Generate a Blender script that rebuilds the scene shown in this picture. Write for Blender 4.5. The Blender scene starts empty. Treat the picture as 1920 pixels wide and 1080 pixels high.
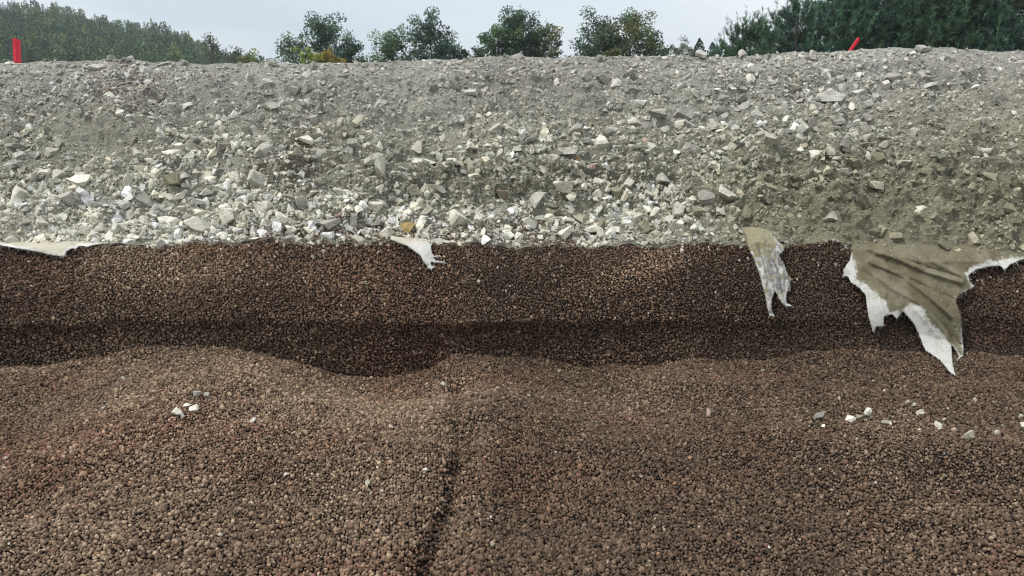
import bpy, bmesh, math, random
import numpy as np
from mathutils import Vector, Matrix, Euler
from mathutils.geometry import delaunay_2d_cdt

rng = np.random.default_rng(7)
random.seed(7)
SC = bpy.context.scene
COL = SC.collection

# ------------------------------------------------------------------ camera frame used for laying out the ground
F = 1507.0; PITCH = math.radians(14.0); CAMZ = 1.5
CP, SP = math.cos(PITCH), math.sin(PITCH)

def rays(u, v):
    a = (np.asarray(u, float) - 960.0) / F
    b = -(np.asarray(v, float) - 540.0) / F
    return a, CP + b * SP, -SP + b * CP

def at(u, v, Y):
    a, dy, dz = rays(u, v)
    k = Y / dy
    return np.stack([a * k, np.broadcast_to(Y, np.shape(a * k)), CAMZ + dz * k], -1)

# ------------------------------------------------------------------ noise
def _hash(ix, iy, iz, s):
    with np.errstate(over='ignore'):
        h = (ix.astype(np.uint32) * np.uint32(374761393) + iy.astype(np.uint32) * np.uint32(668265263)
             + iz.astype(np.uint32) * np.uint32(2147483647) + np.uint32(s) * np.uint32(1274126177))
        h = (h ^ (h >> np.uint32(13))) * np.uint32(1274126177)
        h = (h ^ (h >> np.uint32(16))) * np.uint32(2246822519)
        h = h ^ (h >> np.uint32(15))
    return h.astype(np.float64) / 4294967295.0 * 2 - 1

def vnoise(p, s=0):
    i = np.floor(p).astype(np.int64); f = p - i
    w = f * f * f * (f * (f * 6 - 15) + 10)
    out = 0
    for dx in (0, 1):
        for dy in (0, 1):
            for dz in (0, 1):
                h = _hash(i[..., 0] + dx, i[..., 1] + dy, i[..., 2] + dz, s)
                out = out + h * (w[..., 0] if dx else 1 - w[..., 0]) * (w[..., 1] if dy else 1 - w[..., 1]) * (w[..., 2] if dz else 1 - w[..., 2])
    return out

def fbm(p, freq, octv=3, s=0, gain=.5):
    out = 0; a = 1; t = 0
    for k in range(octv):
        out = out + a * vnoise(p * freq + 17.3 * k, s + k); t += a
        a *= gain; freq *= 2.03
    return out / t

def ridged(p, freq, octv=3, s=0):
    out = 0; a = 1; t = 0
    for k in range(octv):
        out = out + a * (1 - 2 * np.abs(vnoise(p * freq + 9.1 * k, s + k))); t += a
        a *= .5; freq *= 2.1
    return out / t

def sstep(a, b, x):
    t = np.clip((x - a) / (b - a), 0, 1)
    return t * t * (3 - 2 * t)

def blob(u, v, cu, cv, ru, rv, rot=0):
    c, s = math.cos(math.radians(rot)), math.sin(math.radians(rot))
    du, dv = u - cu, v - cv
    return np.exp(-(((du * c + dv * s) / ru) ** 2 + ((-du * s + dv * c) / rv) ** 2))

# ------------------------------------------------------------------ the cut bank: profile lines
def I(u, *pts):
    return np.interp(u, [p[0] for p in pts], [p[1] for p in pts])

def v_crest(u):
    return I(u, (-300, 120), (0, 119), (100, 118), (200, 112), (250, 113), (330, 119), (480, 120), (640, 120), (720, 118), (800, 113), (900, 106), (1000, 107),
             (1040, 110), (1150, 104), (1280, 104), (1340, 108), (1500, 103), (1600, 99), (1700, 93), (1780, 94), (1850, 98), (1920, 98), (2200, 100))
def v_edge(u):
    return I(u, (0, 459), (180, 459), (250, 462), (330, 461), (480, 452), (640, 461), (735, 449), (820, 457), (960, 463), (1080, 463), (1250, 461), (1390, 457), (1560, 456), (1700, 470), (1920, 486)) \
        + 3.5 * np.sin(u * .047) + 2.5 * np.sin(u * .131 + 1)
def v_ledge(u):
    u = np.asarray(u, float)
    return I(u, (0, 607), (160, 606), (330, 599), (480, 602), (640, 602), (830, 606), (960, 601), (1200, 600), (1400, 600), (1920, 596)) + 2.5 * np.sin(u * .06) + 11 * vnoise(np.stack([u / 120., u * 0 + .5, u * 0 + .5], -1), 301) + 5 * vnoise(np.stack([u / 37., u * 0 + .5, u * 0 + .5], -1), 302)
def v_foot(u):
    return I(u, (0, 690), (130, 684), (240, 660), (320, 652), (420, 655), (500, 668), (580, 690), (660, 700), (740, 706), (800, 696), (850, 672), (920, 668), (1000, 676),
             (1100, 690), (1200, 692), (1330, 680), (1500, 668), (1700, 662), (1920, 668))

G = [0, .115, .214, .371, .6, .8, 1.0]
YT = {0: [4.72, 4.93, 5.12, 5.42, 5.92, 6.36, 6.8], 500: [4.72, 4.93, 5.12, 5.42, 5.92, 6.36, 6.8], 720: [4.72, 4.97, 5.17, 5.33, 5.87, 6.36, 6.8],
      960: [4.72, 5.0, 5.24, 5.34, 5.86, 6.36, 6.8], 1250: [4.72, 4.96, 5.16, 5.33, 5.86, 6.36, 6.8], 1400: [4.70, 4.86, 5.0, 5.26, 5.82, 6.34, 6.8], 1920: [4.70, 4.83, 4.96, 5.2, 5.76, 6.32, 6.8]}
UK = sorted(YT)

def y_ledge(u):
    return I(u, (0, 4.36), (640, 4.37), (900, 4.37), (1250, 4.41), (1400, 4.46), (1920, 4.48))
def y_foot(u):
    return y_ledge(u) + I(u, (0, .02), (300, .0), (520, .03), (700, .04), (880, .07), (1000, .05), (1180, .03), (1320, -.04), (1420, -.09), (1920, -.10))
def floor_z(u, v):
    """height of the pellet floor; it dips to the foot of the undercut wall"""
    vf = v_foot(u)
    r = rays(u, vf)
    zf = CAMZ + y_foot(u) * r[2] / r[1]
    z = 0
    z = z + .03 * blob(u, v, 420, 715, 190, 60) + .03 * blob(u, v, 700, 790, 130, 60) + .03 * blob(u, v, 1010, 770, 130, 60)
    cu = I(v, (660, 838), (760, 858), (850, 866), (930, 850), (1000, 825), (1080, 800), (1400, 730))
    d = (u - cu) / (13 + (v - 640) * .026)
    z = z - .060 * np.exp(-d * d) * sstep(670, 740, v) + .036 * np.exp(-((u - cu - 62) / 42) ** 2) * sstep(700, 800, v) + .04 * np.exp(-((u - cu + 75) / 60) ** 2) * sstep(700, 800, v)
    z = z + .045 * blob(u, v, 100, 860, 420, 45, -22) + .035 * blob(u, v, 1750, 840, 420, 50, 4) - .03 * blob(u, v, 980, 950, 70, 200)
    q = np.maximum(v - vf, 0)
    return zf * (1 - sstep(0, 190, q)) + z * sstep(0, 70, q)

def surf(u, v, disp=True):
    """point of the visible ground on image row v, column u (undisplaced), then displaced along its rough normal"""
    u = np.asarray(u, float); v = np.asarray(v, float)
    u, v = np.broadcast_arrays(u, v)
    vc, ve, vl, vf = v_crest(u), v_edge(u), v_ledge(u), v_foot(u)
    a, dy, dz = rays(u, v)
    # slope of broken stone
    g = np.clip((ve - v) / (ve - vc), 0, 1)
    Yk = [np.interp(u, UK, [YT[k][i] for k in UK]) for i in range(7)]
    Ys = Yk[0]
    for i in range(6):
        Ys = Ys + (Yk[i + 1] - Yk[i]) * np.clip((g - G[i]) / (G[i + 1] - G[i]), 0, 1)
    # wall of pellets
    Yl = y_ledge(u)
    h = np.clip((v - ve) / (vl - ve), 0, 1)
    Yw = 4.69 + (Yl - 4.69) * h - .05 * np.sin(math.pi * h) * I(u, (0, .6), (400, 1), (900, .3), (1180, 1.3), (1400, .2), (1920, .2))
    Yf = y_foot(u)
    h2 = np.clip((v - vl) / (vf - vl), 0, 1)
    rec = I(u, (0, .025), (640, .012), (900, .05), (1180, .045), (1400, .0), (1920, .0))
    Yu = Yl + (Yf - Yl) * (h2 + (h2 ** 2.2 - h2) * sstep(0, .06, Yl - Yf)) + rec * np.minimum(h2 / .2, 1) * (1 - h2)
    # floor
    vv = np.maximum(v, vf)
    rr = rays(u, vv)
    Yfl = (floor_z(u, vv) - CAMZ) * rr[1] / rr[2]
    Y = np.where(v <= ve, Ys, np.where(v <= vl, Yw, np.where(v <= vf, Yu, Yfl)))
    P = at(u, v, Y)
    if not disp:
        return P
    onwall = ((v > ve) & (v <= vf)); onfl = v > vf
    D = np.zeros(P.shape)
    # pellets: soft unevenness
    n1 = .042 * fbm(P, 2.2, 3, 3) + .010 * fbm(P, 9, 2, 5)
    wn = np.where(onwall, np.minimum(1, np.minimum((v - ve), 40) / 40), 0)
    D[..., 1] += np.where(onwall, -.8 * n1 * wn, 0); D[..., 2] += np.where(onwall, .35 * n1 * wn, 0)
    D[..., 2] += np.where(onfl, 1.2 * n1, 0)
    # stone slope
    sl = v <= ve
    k = sstep(0, 30, ve - v) * (.25 + .75 * sstep(0, 60, v - vc))
    n2 = .075 * fbm(P, 1.6, 2, 11) + .085 * fbm(P, 4.0, 3, 21) + .042 * fbm(P, 12, 3, 31)
    cl = clods(u, v)
    n2 = n2 + cl * (.085 * ridged(P, 5.5, 3, 41) + .022 * ridged(P, 19, 2, 51)) + .026 * ridged(P, 17, 3, 61) + .016 * np.abs(fbm(P, 42, 2, 71)) + .006 * fbm(P, 90, 1, 72)
    n2 = np.where(sl, n2 * k, 0)
    D[..., 1] += -.55 * n2; D[..., 2] += .8 * n2
    return P + D

def clods(u, v):
    return np.clip(.9 * blob(u, v, 930, 350, 260, 38) + .8 * blob(u, v, 1500, 345, 300, 70) + .7 * blob(u, v, 1820, 350, 200, 70) + .4 * blob(u, v, 560, 300, 60, 120, 30) + .3, 0, 1)

def normal(u, v):
    e = 1.5
    a = surf(u + e, v) - surf(u - e, v); b = surf(u, v - e) - surf(u, v + e)
    n = np.cross(a, b); n /= np.linalg.norm(n, axis=-1, keepdims=True) + 1e-9
    return n

# ------------------------------------------------------------------ colours of the bank (dust and rock kinds differ along the bank)
def C(*c): return np.array(c, float)
def mixc(a, b, t): return a * (1 - t[..., None]) + b * t[..., None]
def whiteness(u, v):
    w = blob(u, v, 80, 430, 230, 60) * .85 + blob(u, v, 400, 425, 260, 42) + blob(u, v, 620, 410, 160, 45) + blob(u, v, 960, 425, 270, 42) + blob(u, v, 1200, 385, 120, 60) * .8 \
        + .55 * blob(u, v, 430, 330, 210, 60, -12) + .45 * blob(u, v, 150, 350, 160, 50) + .30 * blob(u, v, 1080, 275, 230, 50) + .25 * blob(u, v, 560, 260, 60, 60)
    return np.clip(w, 0, 1)
def soil_col(u, v, P):
    t = np.clip((v - v_crest(u)) / 350, 0, 1)
    c = mixc(C(.395, .388, .345), C(.325, .32, .255), sstep(.0, .55, t))
    c = mixc(c, C(.25, .243, .175), np.clip(1.1 * clods(u, v) - .33, 0, 1) * .9)
    c = mixc(c, C(.275, .258, .185), sstep(1180, 1500, u) * sstep(270, 400, v))
    c = mixc(c, C(.33, .30, .23), .7 * sstep(1500, 1900, u) * blob(u, v, 1850, 260, 220, 70))
    c = mixc(c, C(.44, .425, .35), np.clip(1.1 * blob(u, v, 60, 450, 240, 40), 0, 1))
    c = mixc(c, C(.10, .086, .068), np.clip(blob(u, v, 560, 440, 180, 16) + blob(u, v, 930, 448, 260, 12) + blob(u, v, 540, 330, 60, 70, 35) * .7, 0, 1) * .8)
    c = mixc(c, C(.40, .39, .32), .8 * blob(u, v, 190, 250, 110, 45))
    c = mixc(c, C(.26, .236, .228), .6 * np.clip(blob(u, v, 250, 165, 60, 35, 30) + blob(u, v, 960, 140, 110, 40) * .7 + .5 * blob(u, v, 1880, 120, 70, 25), 0, 1))
    n = fbm(P, 3.1, 3, 81)
    return np.clip(c * (1 + .28 * n[..., None]), .02, .8)
def rock_col(u, v, n):
    t = np.clip((v - v_crest(u)) / 350, 0, 1)
    c = mixc(C(.50, .488, .44), C(.44, .433, .365), sstep(.0, .5, t))
    c = mixc(c, C(.32, .305, .22), .85 * sstep(1230, 1480, u) * sstep(250, 380, v))
    c = mixc(c, C(.72, .70, .60), whiteness(u, v))
    br = rng.lognormal(.05, .25, n)[:, None]
    hue = rng.normal(0, .03, (n, 1)) * C(1, .1, -1.2)
    return np.clip(c * br * (1 + hue), .03, .82)

# ------------------------------------------------------------------ mesh helpers
def new_mesh(name, V, Fc, col=None, smooth=False):
    me = bpy.data.meshes.new(name)
    V = np.asarray(V, np.float32); Fc = np.asarray(Fc, np.int32)
    k = Fc.shape[1]
    me.vertices.add(len(V)); me.vertices.foreach_set('co', V.ravel())
    me.loops.add(Fc.size); me.loops.foreach_set('vertex_index', Fc.ravel())
    me.polygons.add(len(Fc)); me.polygons.foreach_set('loop_start', np.arange(0, Fc.size, k, dtype=np.int32))
    me.polygons.foreach_set('loop_total', np.full(len(Fc), k, np.int32))
    me.polygons.foreach_set('use_smooth', np.full(len(Fc), smooth, bool))
    me.update(calc_edges=True)
    if col is not None:
        a = me.attributes.new('Col', 'FLOAT_COLOR', 'POINT')
        c4 = np.ones((len(V), 4), np.float32); c4[:, :3] = col
        a.data.foreach_set('color', c4.ravel())
    return me

def obj(name, me, mat=None, parent=None, kind=None, label=None, cat=None, group=None):
    o = bpy.data.objects.new(name, me)
    COL.objects.link(o)
    if mat is not None and not me.materials: me.materials.append(mat)
    if parent is not None: o.parent = parent
    tag(o, label, cat, group, kind)
    return o

def tag(o, label=None, cat=None, group=None, kind=None):
    if label: o['label'] = label
    if cat: o['category'] = cat
    if group: o['group'] = group
    if kind: o['kind'] = kind

def empty(name, loc, **kw):
    o = bpy.data.objects.new(name, None); COL.objects.link(o); o.location = loc
    o.empty_display_size = .1
    tag(o, **kw)
    return o

def grid_faces(nr, nc):
    i = np.arange(nr - 1)[:, None] * nc + np.arange(nc - 1)[None, :]
    return np.stack([i, i + 1, i + nc + 1, i + nc], -1).reshape(-1, 4)

def rot_mats(rx, ry, rz):
    cx, sx, cy, sy, cz, sz = np.cos(rx), np.sin(rx), np.cos(ry), np.sin(ry), np.cos(rz), np.sin(rz)
    R = np.empty(rx.shape + (3, 3))
    R[..., 0, 0] = cy * cz; R[..., 0, 1] = sx * sy * cz - cx * sz; R[..., 0, 2] = cx * sy * cz + sx * sz
    R[..., 1, 0] = cy * sz; R[..., 1, 1] = sx * sy * sz + cx * cz; R[..., 1, 2] = cx * sy * sz - sx * cz
    R[..., 2, 0] = -sy; R[..., 2, 1] = sx * cy; R[..., 2, 2] = cx * cy
    return R

_ico = {}
def ico(sub):
    if sub not in _ico:
        bm = bmesh.new(); bmesh.ops.create_icosphere(bm, subdivisions=sub, radius=1)
        _ico[sub] = (np.array([v.co[:] for v in bm.verts]), np.array([[v.index for v in f.verts] for f in bm.faces]))
        bm.free()
    return _ico[sub]

def rock_shape(r, nplanes=8, detail=0, rough=.0, spread=(.34, .92)):
    """a broken stone: a block split along random planes; detail>0 chips the edges and roughens the faces"""
    bm = bmesh.new(); bmesh.ops.create_cube(bm, size=2.3)
    bmesh.ops.rotate(bm, verts=bm.verts[:], matrix=Euler(r.uniform(0, 6, 3)).to_matrix())
    nplanes += 4
    for k in range(nplanes):
        n = r.normal(size=3); n /= np.linalg.norm(n)
        n[2] *= r.uniform(.5, 1.2); n /= np.linalg.norm(n)
        d = r.uniform(*spread) * (1 + .25 * (abs(n).sum() - 1))
        res = bmesh.ops.bisect_plane(bm, geom=bm.verts[:] + bm.edges[:] + bm.faces[:], dist=1e-5, plane_co=Vector(n * d), plane_no=Vector(n), clear_outer=True)
        ed = [e for e in res['geom_cut'] if isinstance(e, bmesh.types.BMEdge)]
        if len(ed) > 2: bmesh.ops.contextual_create(bm, geom=ed)
    bmesh.ops.remove_doubles(bm, verts=bm.verts[:], dist=.02)
    if detail:
        bmesh.ops.bevel(bm, geom=bm.edges[:], offset=.045, segments=1, affect='EDGES', clamp_overlap=True)
        bmesh.ops.triangulate(bm, faces=bm.faces[:])
        for _ in range(detail):
            big = [e for e in bm.edges if e.calc_length() > .22]
            if big: bmesh.ops.subdivide_edges(bm, edges=big, cuts=1)
            bmesh.ops.triangulate(bm, faces=bm.faces[:])
    else:
        bmesh.ops.triangulate(bm, faces=bm.faces[:])
    bmesh.ops.recalc_face_normals(bm, faces=bm.faces[:])
    bm.verts.index_update()
    P = np.array([v.co[:] for v in bm.verts]); Fc = np.array([[v.index for v in f.verts] for f in bm.faces]); bm.free()
    if rough:
        q = r.uniform(0, 50)
        P = P * (1 + rough * fbm(P + q, 2.2, 3, 5)[:, None]) + .35 * rough * np.stack([fbm(P + q + k * 9, 6, 2, 7) for k in range(3)], -1)
    lo, hi = P.min(0), P.max(0)
    return (P - (lo + hi) / 2) / ((hi - lo) / 2), Fc      # fills [-1,1] on every axis

def merged_rocks(name, shapes, pos, R, scl, col, mat, kind='stuff', smooth=False):
    n = len(pos); idx = rng.integers(0, len(shapes), n)
    Vs, Fs, Cs = [], [], []; off = 0
    for k, (V, Fc) in enumerate(shapes):
        m = np.where(idx == k)[0]
        if not len(m): continue
        P = np.einsum('nij,nvj->nvi', R[m], V[None] * scl[m][:, None]) + pos[m][:, None]
        Vs.append(P.reshape(-1, 3)); Cs.append(np.repeat(col[m], len(V), 0))
        Fs.append((Fc[None] + (np.arange(len(m)) * len(V))[:, None, None]).reshape(-1, 3) + off)
        off += len(m) * len(V)
    me = new_mesh(name, np.concatenate(Vs), np.concatenate(Fs), np.concatenate(Cs), smooth)
    return obj(name, me, mat, kind=kind)

# ------------------------------------------------------------------ materials
def mat_base(name, rough=.9):
    m = bpy.data.materials.new(name); m.use_nodes = True
    nt = m.node_tree; b = nt.nodes['Principled BSDF']
    b.inputs['Roughness'].default_value = rough
    b.inputs['Specular IOR Level'].default_value = .25
    return m, nt, b
def N(nt, typ, **kw):
    n = nt.nodes.new(typ)
    for k, v in kw.items():
        if k in n.inputs: n.inputs[k].default_value = v
        else: setattr(n, k, v)
    return n
def mixnode(nt, a, b, fac, blend='MIX'):
    n = nt.nodes.new('ShaderNodeMix'); n.data_type = 'RGBA'; n.blend_type = blend
    for s, x in ((n.inputs['Factor'], fac), (n.inputs['A'], a), (n.inputs['B'], b)):
        if isinstance(x, bpy.types.NodeSocket): nt.links.new(x, s)
        elif isinstance(x, (int, float)): s.default_value = x
        else: s.default_value = (*x, 1)
    return n.outputs['Result']
def ramp(nt, fac, *stops):
    r = nt.nodes.new('ShaderNodeValToRGB'); nt.links.new(fac, r.inputs[0])
    e = r.color_ramp.elements
    while len(e) < len(stops): e.new(.5)
    for x, (p, c) in zip(e, stops):
        x.position = p; x.color = (*(c if hasattr(c, '__len__') else (c, c, c)), 1)
    return r.outputs[0]
def noise_tex(nt, scale, detail=4, rough=.6, coord=None):
    n = nt.nodes.new('ShaderNodeTexNoise'); n.inputs['Scale'].default_value = scale; n.inputs['Detail'].default_value = detail; n.inputs['Roughness'].default_value = rough
    if coord is None:
        g = nt.nodes.new('ShaderNodeNewGeometry'); coord = g.outputs['Position']
    nt.links.new(coord, n.inputs['Vector'])
    return n.outputs['Fac']
def bump(nt, b, h, strength, dist, prev=None):
    n = nt.nodes.new('ShaderNodeBump'); n.inputs['Strength'].default_value = strength; n.inputs['Distance'].default_value = dist
    nt.links.new(h, n.inputs['Height'])
    if prev is not None: nt.links.new(prev, n.inputs['Normal'])
    nt.links.new(n.outputs['Normal'], b.inputs['Normal'])
    return n.outputs['Normal']
def col_attr(nt, name='Col', typ='GEOMETRY'):
    a = nt.nodes.new('ShaderNodeAttribute'); a.attribute_name = name; a.attribute_type = typ
    return a.outputs['Color']

def stone_mat(name, source):
    m, nt, b = mat_base(name, .92)
    if source == 'object':
        c = nt.nodes.new('ShaderNodeObjectInfo').outputs['Color']
    else:
        c = col_attr(nt)
    f1 = ramp(nt, noise_tex(nt, 14, 5), (.3, .62), (.5, 1.0), (.75, 1.22))
    c1 = mixnode(nt, c, f1, 1.0, 'MULTIPLY')
    f2 = ramp(nt, noise_tex(nt, 110, 3), (.35, .78), (.6, 1.08))
    c2 = mixnode(nt, c1, f2, 1.0, 'MULTIPLY')
    st = ramp(nt, noise_tex(nt, 33, 4), (.54, 0), (.66, .4))
    c3 = mixnode(nt, c2, (.25, .22, .15), st)
    nt.links.new(c3, b.inputs['Base Color'])
    n1 = bump(nt, b, noise_tex(nt, 70, 6), .5, .012)
    bump(nt, b, noise_tex(nt, 420, 3), .35, .003, n1)
    return m
M_STONE = stone_mat('broken_stone', 'attr')
M_STONE_O = stone_mat('single_stone', 'object')

m, nt, b = mat_base('dusty_soil', .95)
c = col_attr(nt)
f1 = ramp(nt, noise_tex(nt, 45, 5, .7), (.3, .74), (.5, 1.0), (.72, 1.16))
c = mixnode(nt, c, f1, 1.0, 'MULTIPLY')
f2 = ramp(nt, noise_tex(nt, 180, 4, .7), (.35, .72), (.62, 1.15))
c = mixnode(nt, c, f2, 1.0, 'MULTIPLY')
nt.links.new(c, b.inputs['Base Color'])
n1 = bump(nt, b, noise_tex(nt, 55, 8, .72), .9, .03)
bump(nt, b, noise_tex(nt, 300, 4, .7), .6, .006, n1)
M_SOIL = m

m, nt, b = mat_base('pellet_gap_shade', .95)
f = noise_tex(nt, 70, 4)
nt.links.new(ramp(nt, f, (.35, (.012, .009, .007)), (.65, (.028, .020, .016))), b.inputs['Base Color'])  # near-black base sheet, painting the shade seen in gaps between pellets
bump(nt, b, noise_tex(nt, 60, 3), 1, .02)
M_PGAP = m

m, nt, b = mat_base('clay_pellet', .88)
c = col_attr(nt, 'tint', 'INSTANCER')
f = ramp(nt, noise_tex(nt, 160, 4, .7), (.32, .62), (.5, 1.0), (.72, 1.35))
c = mixnode(nt, c, f, 1.0, 'MULTIPLY')
nt.links.new(c, b.inputs['Base Color'])
bump(nt, b, noise_tex(nt, 420, 3, .7), .5, .002)
M_PELLET = m

def leaf_mat(name, trans=.25):
    m, nt, b = mat_base(name, .6)
    c = col_attr(nt)
    nt.links.new(c, b.inputs['Base Color'])
    t = nt.nodes.new('ShaderNodeBsdfTranslucent'); nt.links.new(c, t.inputs['Color'])
    mx = nt.nodes.new('ShaderNodeMixShader'); mx.inputs[0].default_value = trans
    nt.links.new(b.outputs[0], mx.inputs[1]); nt.links.new(t.outputs[0], mx.inputs[2])
    nt.links.new(mx.outputs[0], nt.nodes['Material Output'].inputs['Surface'])
    return m
M_LEAF = leaf_mat('leaf', .42)
M_NEEDLE = leaf_mat('needle', .15)
m, nt, b = mat_base('bark', .9)
nt.links.new(ramp(nt, noise_tex(nt, 25, 4), (.35, (.05, .042, .034)), (.7, (.13, .11, .09))), b.inputs['Base Color'])
bump(nt, b, noise_tex(nt, 40, 4), .6, .02)
M_BARK = m

# ------------------------------------------------------------------ ground sheets of the cut
us = np.concatenate([[-3200, -2300, -1700, -1300, -1000], np.arange(-800, 2721, 3.5), [2920, 3220, 3600, 4200, 5100]])
def bank_mesh():
    rows = []
    gs = np.linspace(0, 1, 210)
    U = us[None, :].repeat(len(gs), 0)
    V = v_edge(us)[None, :] + (v_crest(us) - v_edge(us))[None, :] * gs[:, None]
    P = surf(U, V)
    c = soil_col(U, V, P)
    # tuck the foot of the bank back over the wall's top, and run the top away behind the crest
    foot = P[0].copy(); foot[:, 1] += .12; foot[:, 2] -= .05
    back = []
    nxt = P[-1]
    for dy, dzz in ((.15, .0), (.4, -.06), (.9, -.22), (2.0, -.55), (4.5, -1.2), (9., -2.45)):
        q = nxt.copy(); q[:, 1] += dy; q[:, 0] *= (1 + dy / 7); q[:, 2] += dzz + (.02 * fbm(q, 3, 2, 91) if dy < 3 else 0)
        back.append(q)
    A = np.concatenate([foot[None], P] + [x[None] for x in back])
    cc = np.concatenate([c[:1], c] + [c[-1:]] * len(back))
    return A, cc
A, cc = bank_mesh()
obj('rubble_bank', new_mesh('rubble_bank', A.reshape(-1, 3), grid_faces(A.shape[0], A.shape[1]), cc.reshape(-1, 3), True), M_SOIL, kind='structure')

def bed_mesh():
    h = np.concatenate([np.linspace(0, 1, 55), 1 + np.linspace(0, 1, 36)[1:], 2 + np.linspace(0, 1, 150)[1:] ** 1.0])
    ve, vl, vf = v_edge(us), v_ledge(us), v_foot(us)
    rows = []
    for x in h:
        if x <= 1: v = ve + 1.0 + (vl - ve - 1.0) * x
        elif x <= 2: v = vl + (vf - vl) * (x - 1)
        else: v = vf + (1400 - vf) * (x - 2)
        rows.append(v)
    V = np.array(rows); U = us[None, :].repeat(len(h), 0)
    P = surf(U, V)
    n = normal(U, V)
    P = P - n * .007
    top = P[0].copy(); top[:, 1] += .5; top[:, 2] += .01
    near = []
    for y in (1.0, .3, -1.0, -3.5):
        q = P[-1].copy(); q[:, 0] *= 1.0 + (1.57 - y) * .1; q[:, 1] = y; q[:, 2] = P[-1][:, 2] * .3
        near.append(q[None])
    return np.concatenate([top[None], P] + near)
A = bed_mesh()
obj('pellet_bed', new_mesh('pellet_bed', A.reshape(-1, 3), grid_faces(A.shape[0], A.shape[1])[:, ::-1], None, True), M_PGAP, kind='structure')

# ------------------------------------------------------------------ clay pellets
def pellets():
    S = .0111
    # floor: jittered hexagonal layout on the plan
    pts = []
    ys = np.arange(1.75, 4.75, S * .866)
    for j, y in enumerate(ys):
        w = y * .68 + .95
        x = np.arange(-w, w, S) + (S / 2 if j % 2 else 0)
        pts.append(np.stack([x, np.full(len(x), y)], -1))
    xy = np.concatenate(pts); xy += rng.uniform(-.36, .36, xy.shape) * S
    k = xy[:, 1]; dzc = -CAMZ - .02
    # image row of that plan point for a flat floor, refined against the real floor height
    z = np.zeros(len(xy))
    for _ in range(4):
        dep = xy[:, 1] * CP - (z - CAMZ) * SP; up = xy[:, 1] * SP + (z - CAMZ) * CP
        u = 960 + F * xy[:, 0] / dep; v = 540 - F * up / dep
        z = floor_z(u, np.maximum(v, v_foot(u)))
    m = (v > v_foot(u)) & (v < 1300) & (u > -560) & (u < 2480)
    uf, vfl = u[m], v[m]
    # wall: jittered hexagonal layout along the face
    st = np.linspace(-600, 2520, 79)
    frac = np.linspace(0, 1, 120)
    tab = []; L = []
    for s in st:
        vv = v_edge(s) + 1 + (v_foot(s) - v_edge(s)) * frac
        p = surf(np.full(120, s), vv)
        l = np.concatenate([[0], np.cumsum(np.linalg.norm(np.diff(p, axis=0), axis=1))])
        L.append(l[-1]); tab.append(np.interp(np.linspace(0, l[-1], 120) / l[-1], l / l[-1], vv))
    tab = np.array(tab); Lm = float(np.mean(L))
    du = S * F / 4.6
    uu = []; ff = []
    for j, f in enumerate(np.arange(0, 1, S * .866 / Lm)):
        x = np.arange(-590, 2510, du) + (du / 2 if j % 2 else 0)
        uu.append(x); ff.append(np.full(len(x), f))
    uu = np.concatenate(uu); ff = np.concatenate(ff)
    uu = uu + rng.uniform(-.42, .42, len(uu)) * du; ff = np.clip(ff + rng.uniform(-.42, .42, len(ff)) * S * .866 / Lm, 0, .9999)
    si = (uu - st[0]) / (st[1] - st[0]); i0 = np.clip(si.astype(int), 0, len(st) - 2); fi = np.clip(si - i0, 0, 1)
    fr = ff * 119; j0 = np.clip(fr.astype(int), 0, 118); fj = fr - j0
    g = lambda i, j: tab[i, j]
    vw = (g(i0, j0) * (1 - fj) + g(i0, j0 + 1) * fj) * (1 - fi) + (g(i0 + 1, j0) * (1 - fj) + g(i0 + 1, j0 + 1) * fj) * fi
    # spills of pellets lying on the bank
    su, sv = [], []
    for cu, cv, ru, rv, n in ((245, 165, 40, 26, 420), (225, 195, 30, 22, 140), (560, 445, 120, 10, 900), (640, 425, 90, 18, 500), (770, 440, 60, 14, 420), (930, 440, 130, 16, 1100), (1020, 425, 60, 16, 300),
                              (575, 300, 26, 40, 300), (540, 330, 40, 26, 200), (1040, 452, 60, 8, 300)):
        su.append(rng.normal(cu, ru, n)); sv.append(rng.normal(cv, rv, n))
    su, sv = np.concatenate(su), np.concatenate(sv)
    mm = (sv < v_edge(su) - 1) & (sv > v_crest(su) + 4); su, sv = su[mm], sv[mm]
    u = np.concatenate([uf, uu, su]); v = np.concatenate([vfl, vw, sv])
    keep = ~((u > 1570) & (v < v_edge(u) + 8) & (v > v_edge(u)))
    u, v = u[keep], v[keep]
    P = surf(u, v); n = normal(u, v)
    onfl = v > v_foot(u)
    size = .0053 * np.exp(rng.normal(0, .27, len(u))) * (1 + .16 * fbm(P, 2.2, 2, 131))
    size = np.where(onfl, size * I(v, (660, .95), (800, .97), (1080, 1.02)), size * .90)
    size *= np.where((u > 900) & onfl, I(u, (900, 1), (1300, .93), (1920, .93)), 1)
    size = np.where(rng.random(len(u)) < .012, size * 1.45, size)
    size = np.minimum(size, .0125)
    P = P + n * (size * .15 + rng.normal(0, .0034, len(u)))[:, None]
    # colour of the fired clay, with dusty and reddish batches
    pal = np.array([(.088, .058, .040), (.148, .100, .067), (.222, .155, .105), (.345, .255, .175), (.19, .108, .077), (.32, .185, .10), (.40, .35, .28)])
    dust = np.clip(.5 + .9 * fbm(P, 1.3, 3, 141) + .35 * blob(u, v, 380, 760, 330, 110) + .45 * blob(u, v, 640, 950, 330, 170) - .30 * sstep(850, 1000, u)
                   + .5 * blob(u, v, 1190, 510, 110, 30, -18) + .35 * blob(u, v, 360, 500, 300, 60) + .3 * blob(u, v, 720, 530, 120, 50) - .35 * sstep(1250, 1450, u) * (v < v_foot(u)), 0, 1.3)
    r = rng.random(len(u)) + .32 * (dust - .5)
    ci = np.digitize(r, [.22, .64, .93])
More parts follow.
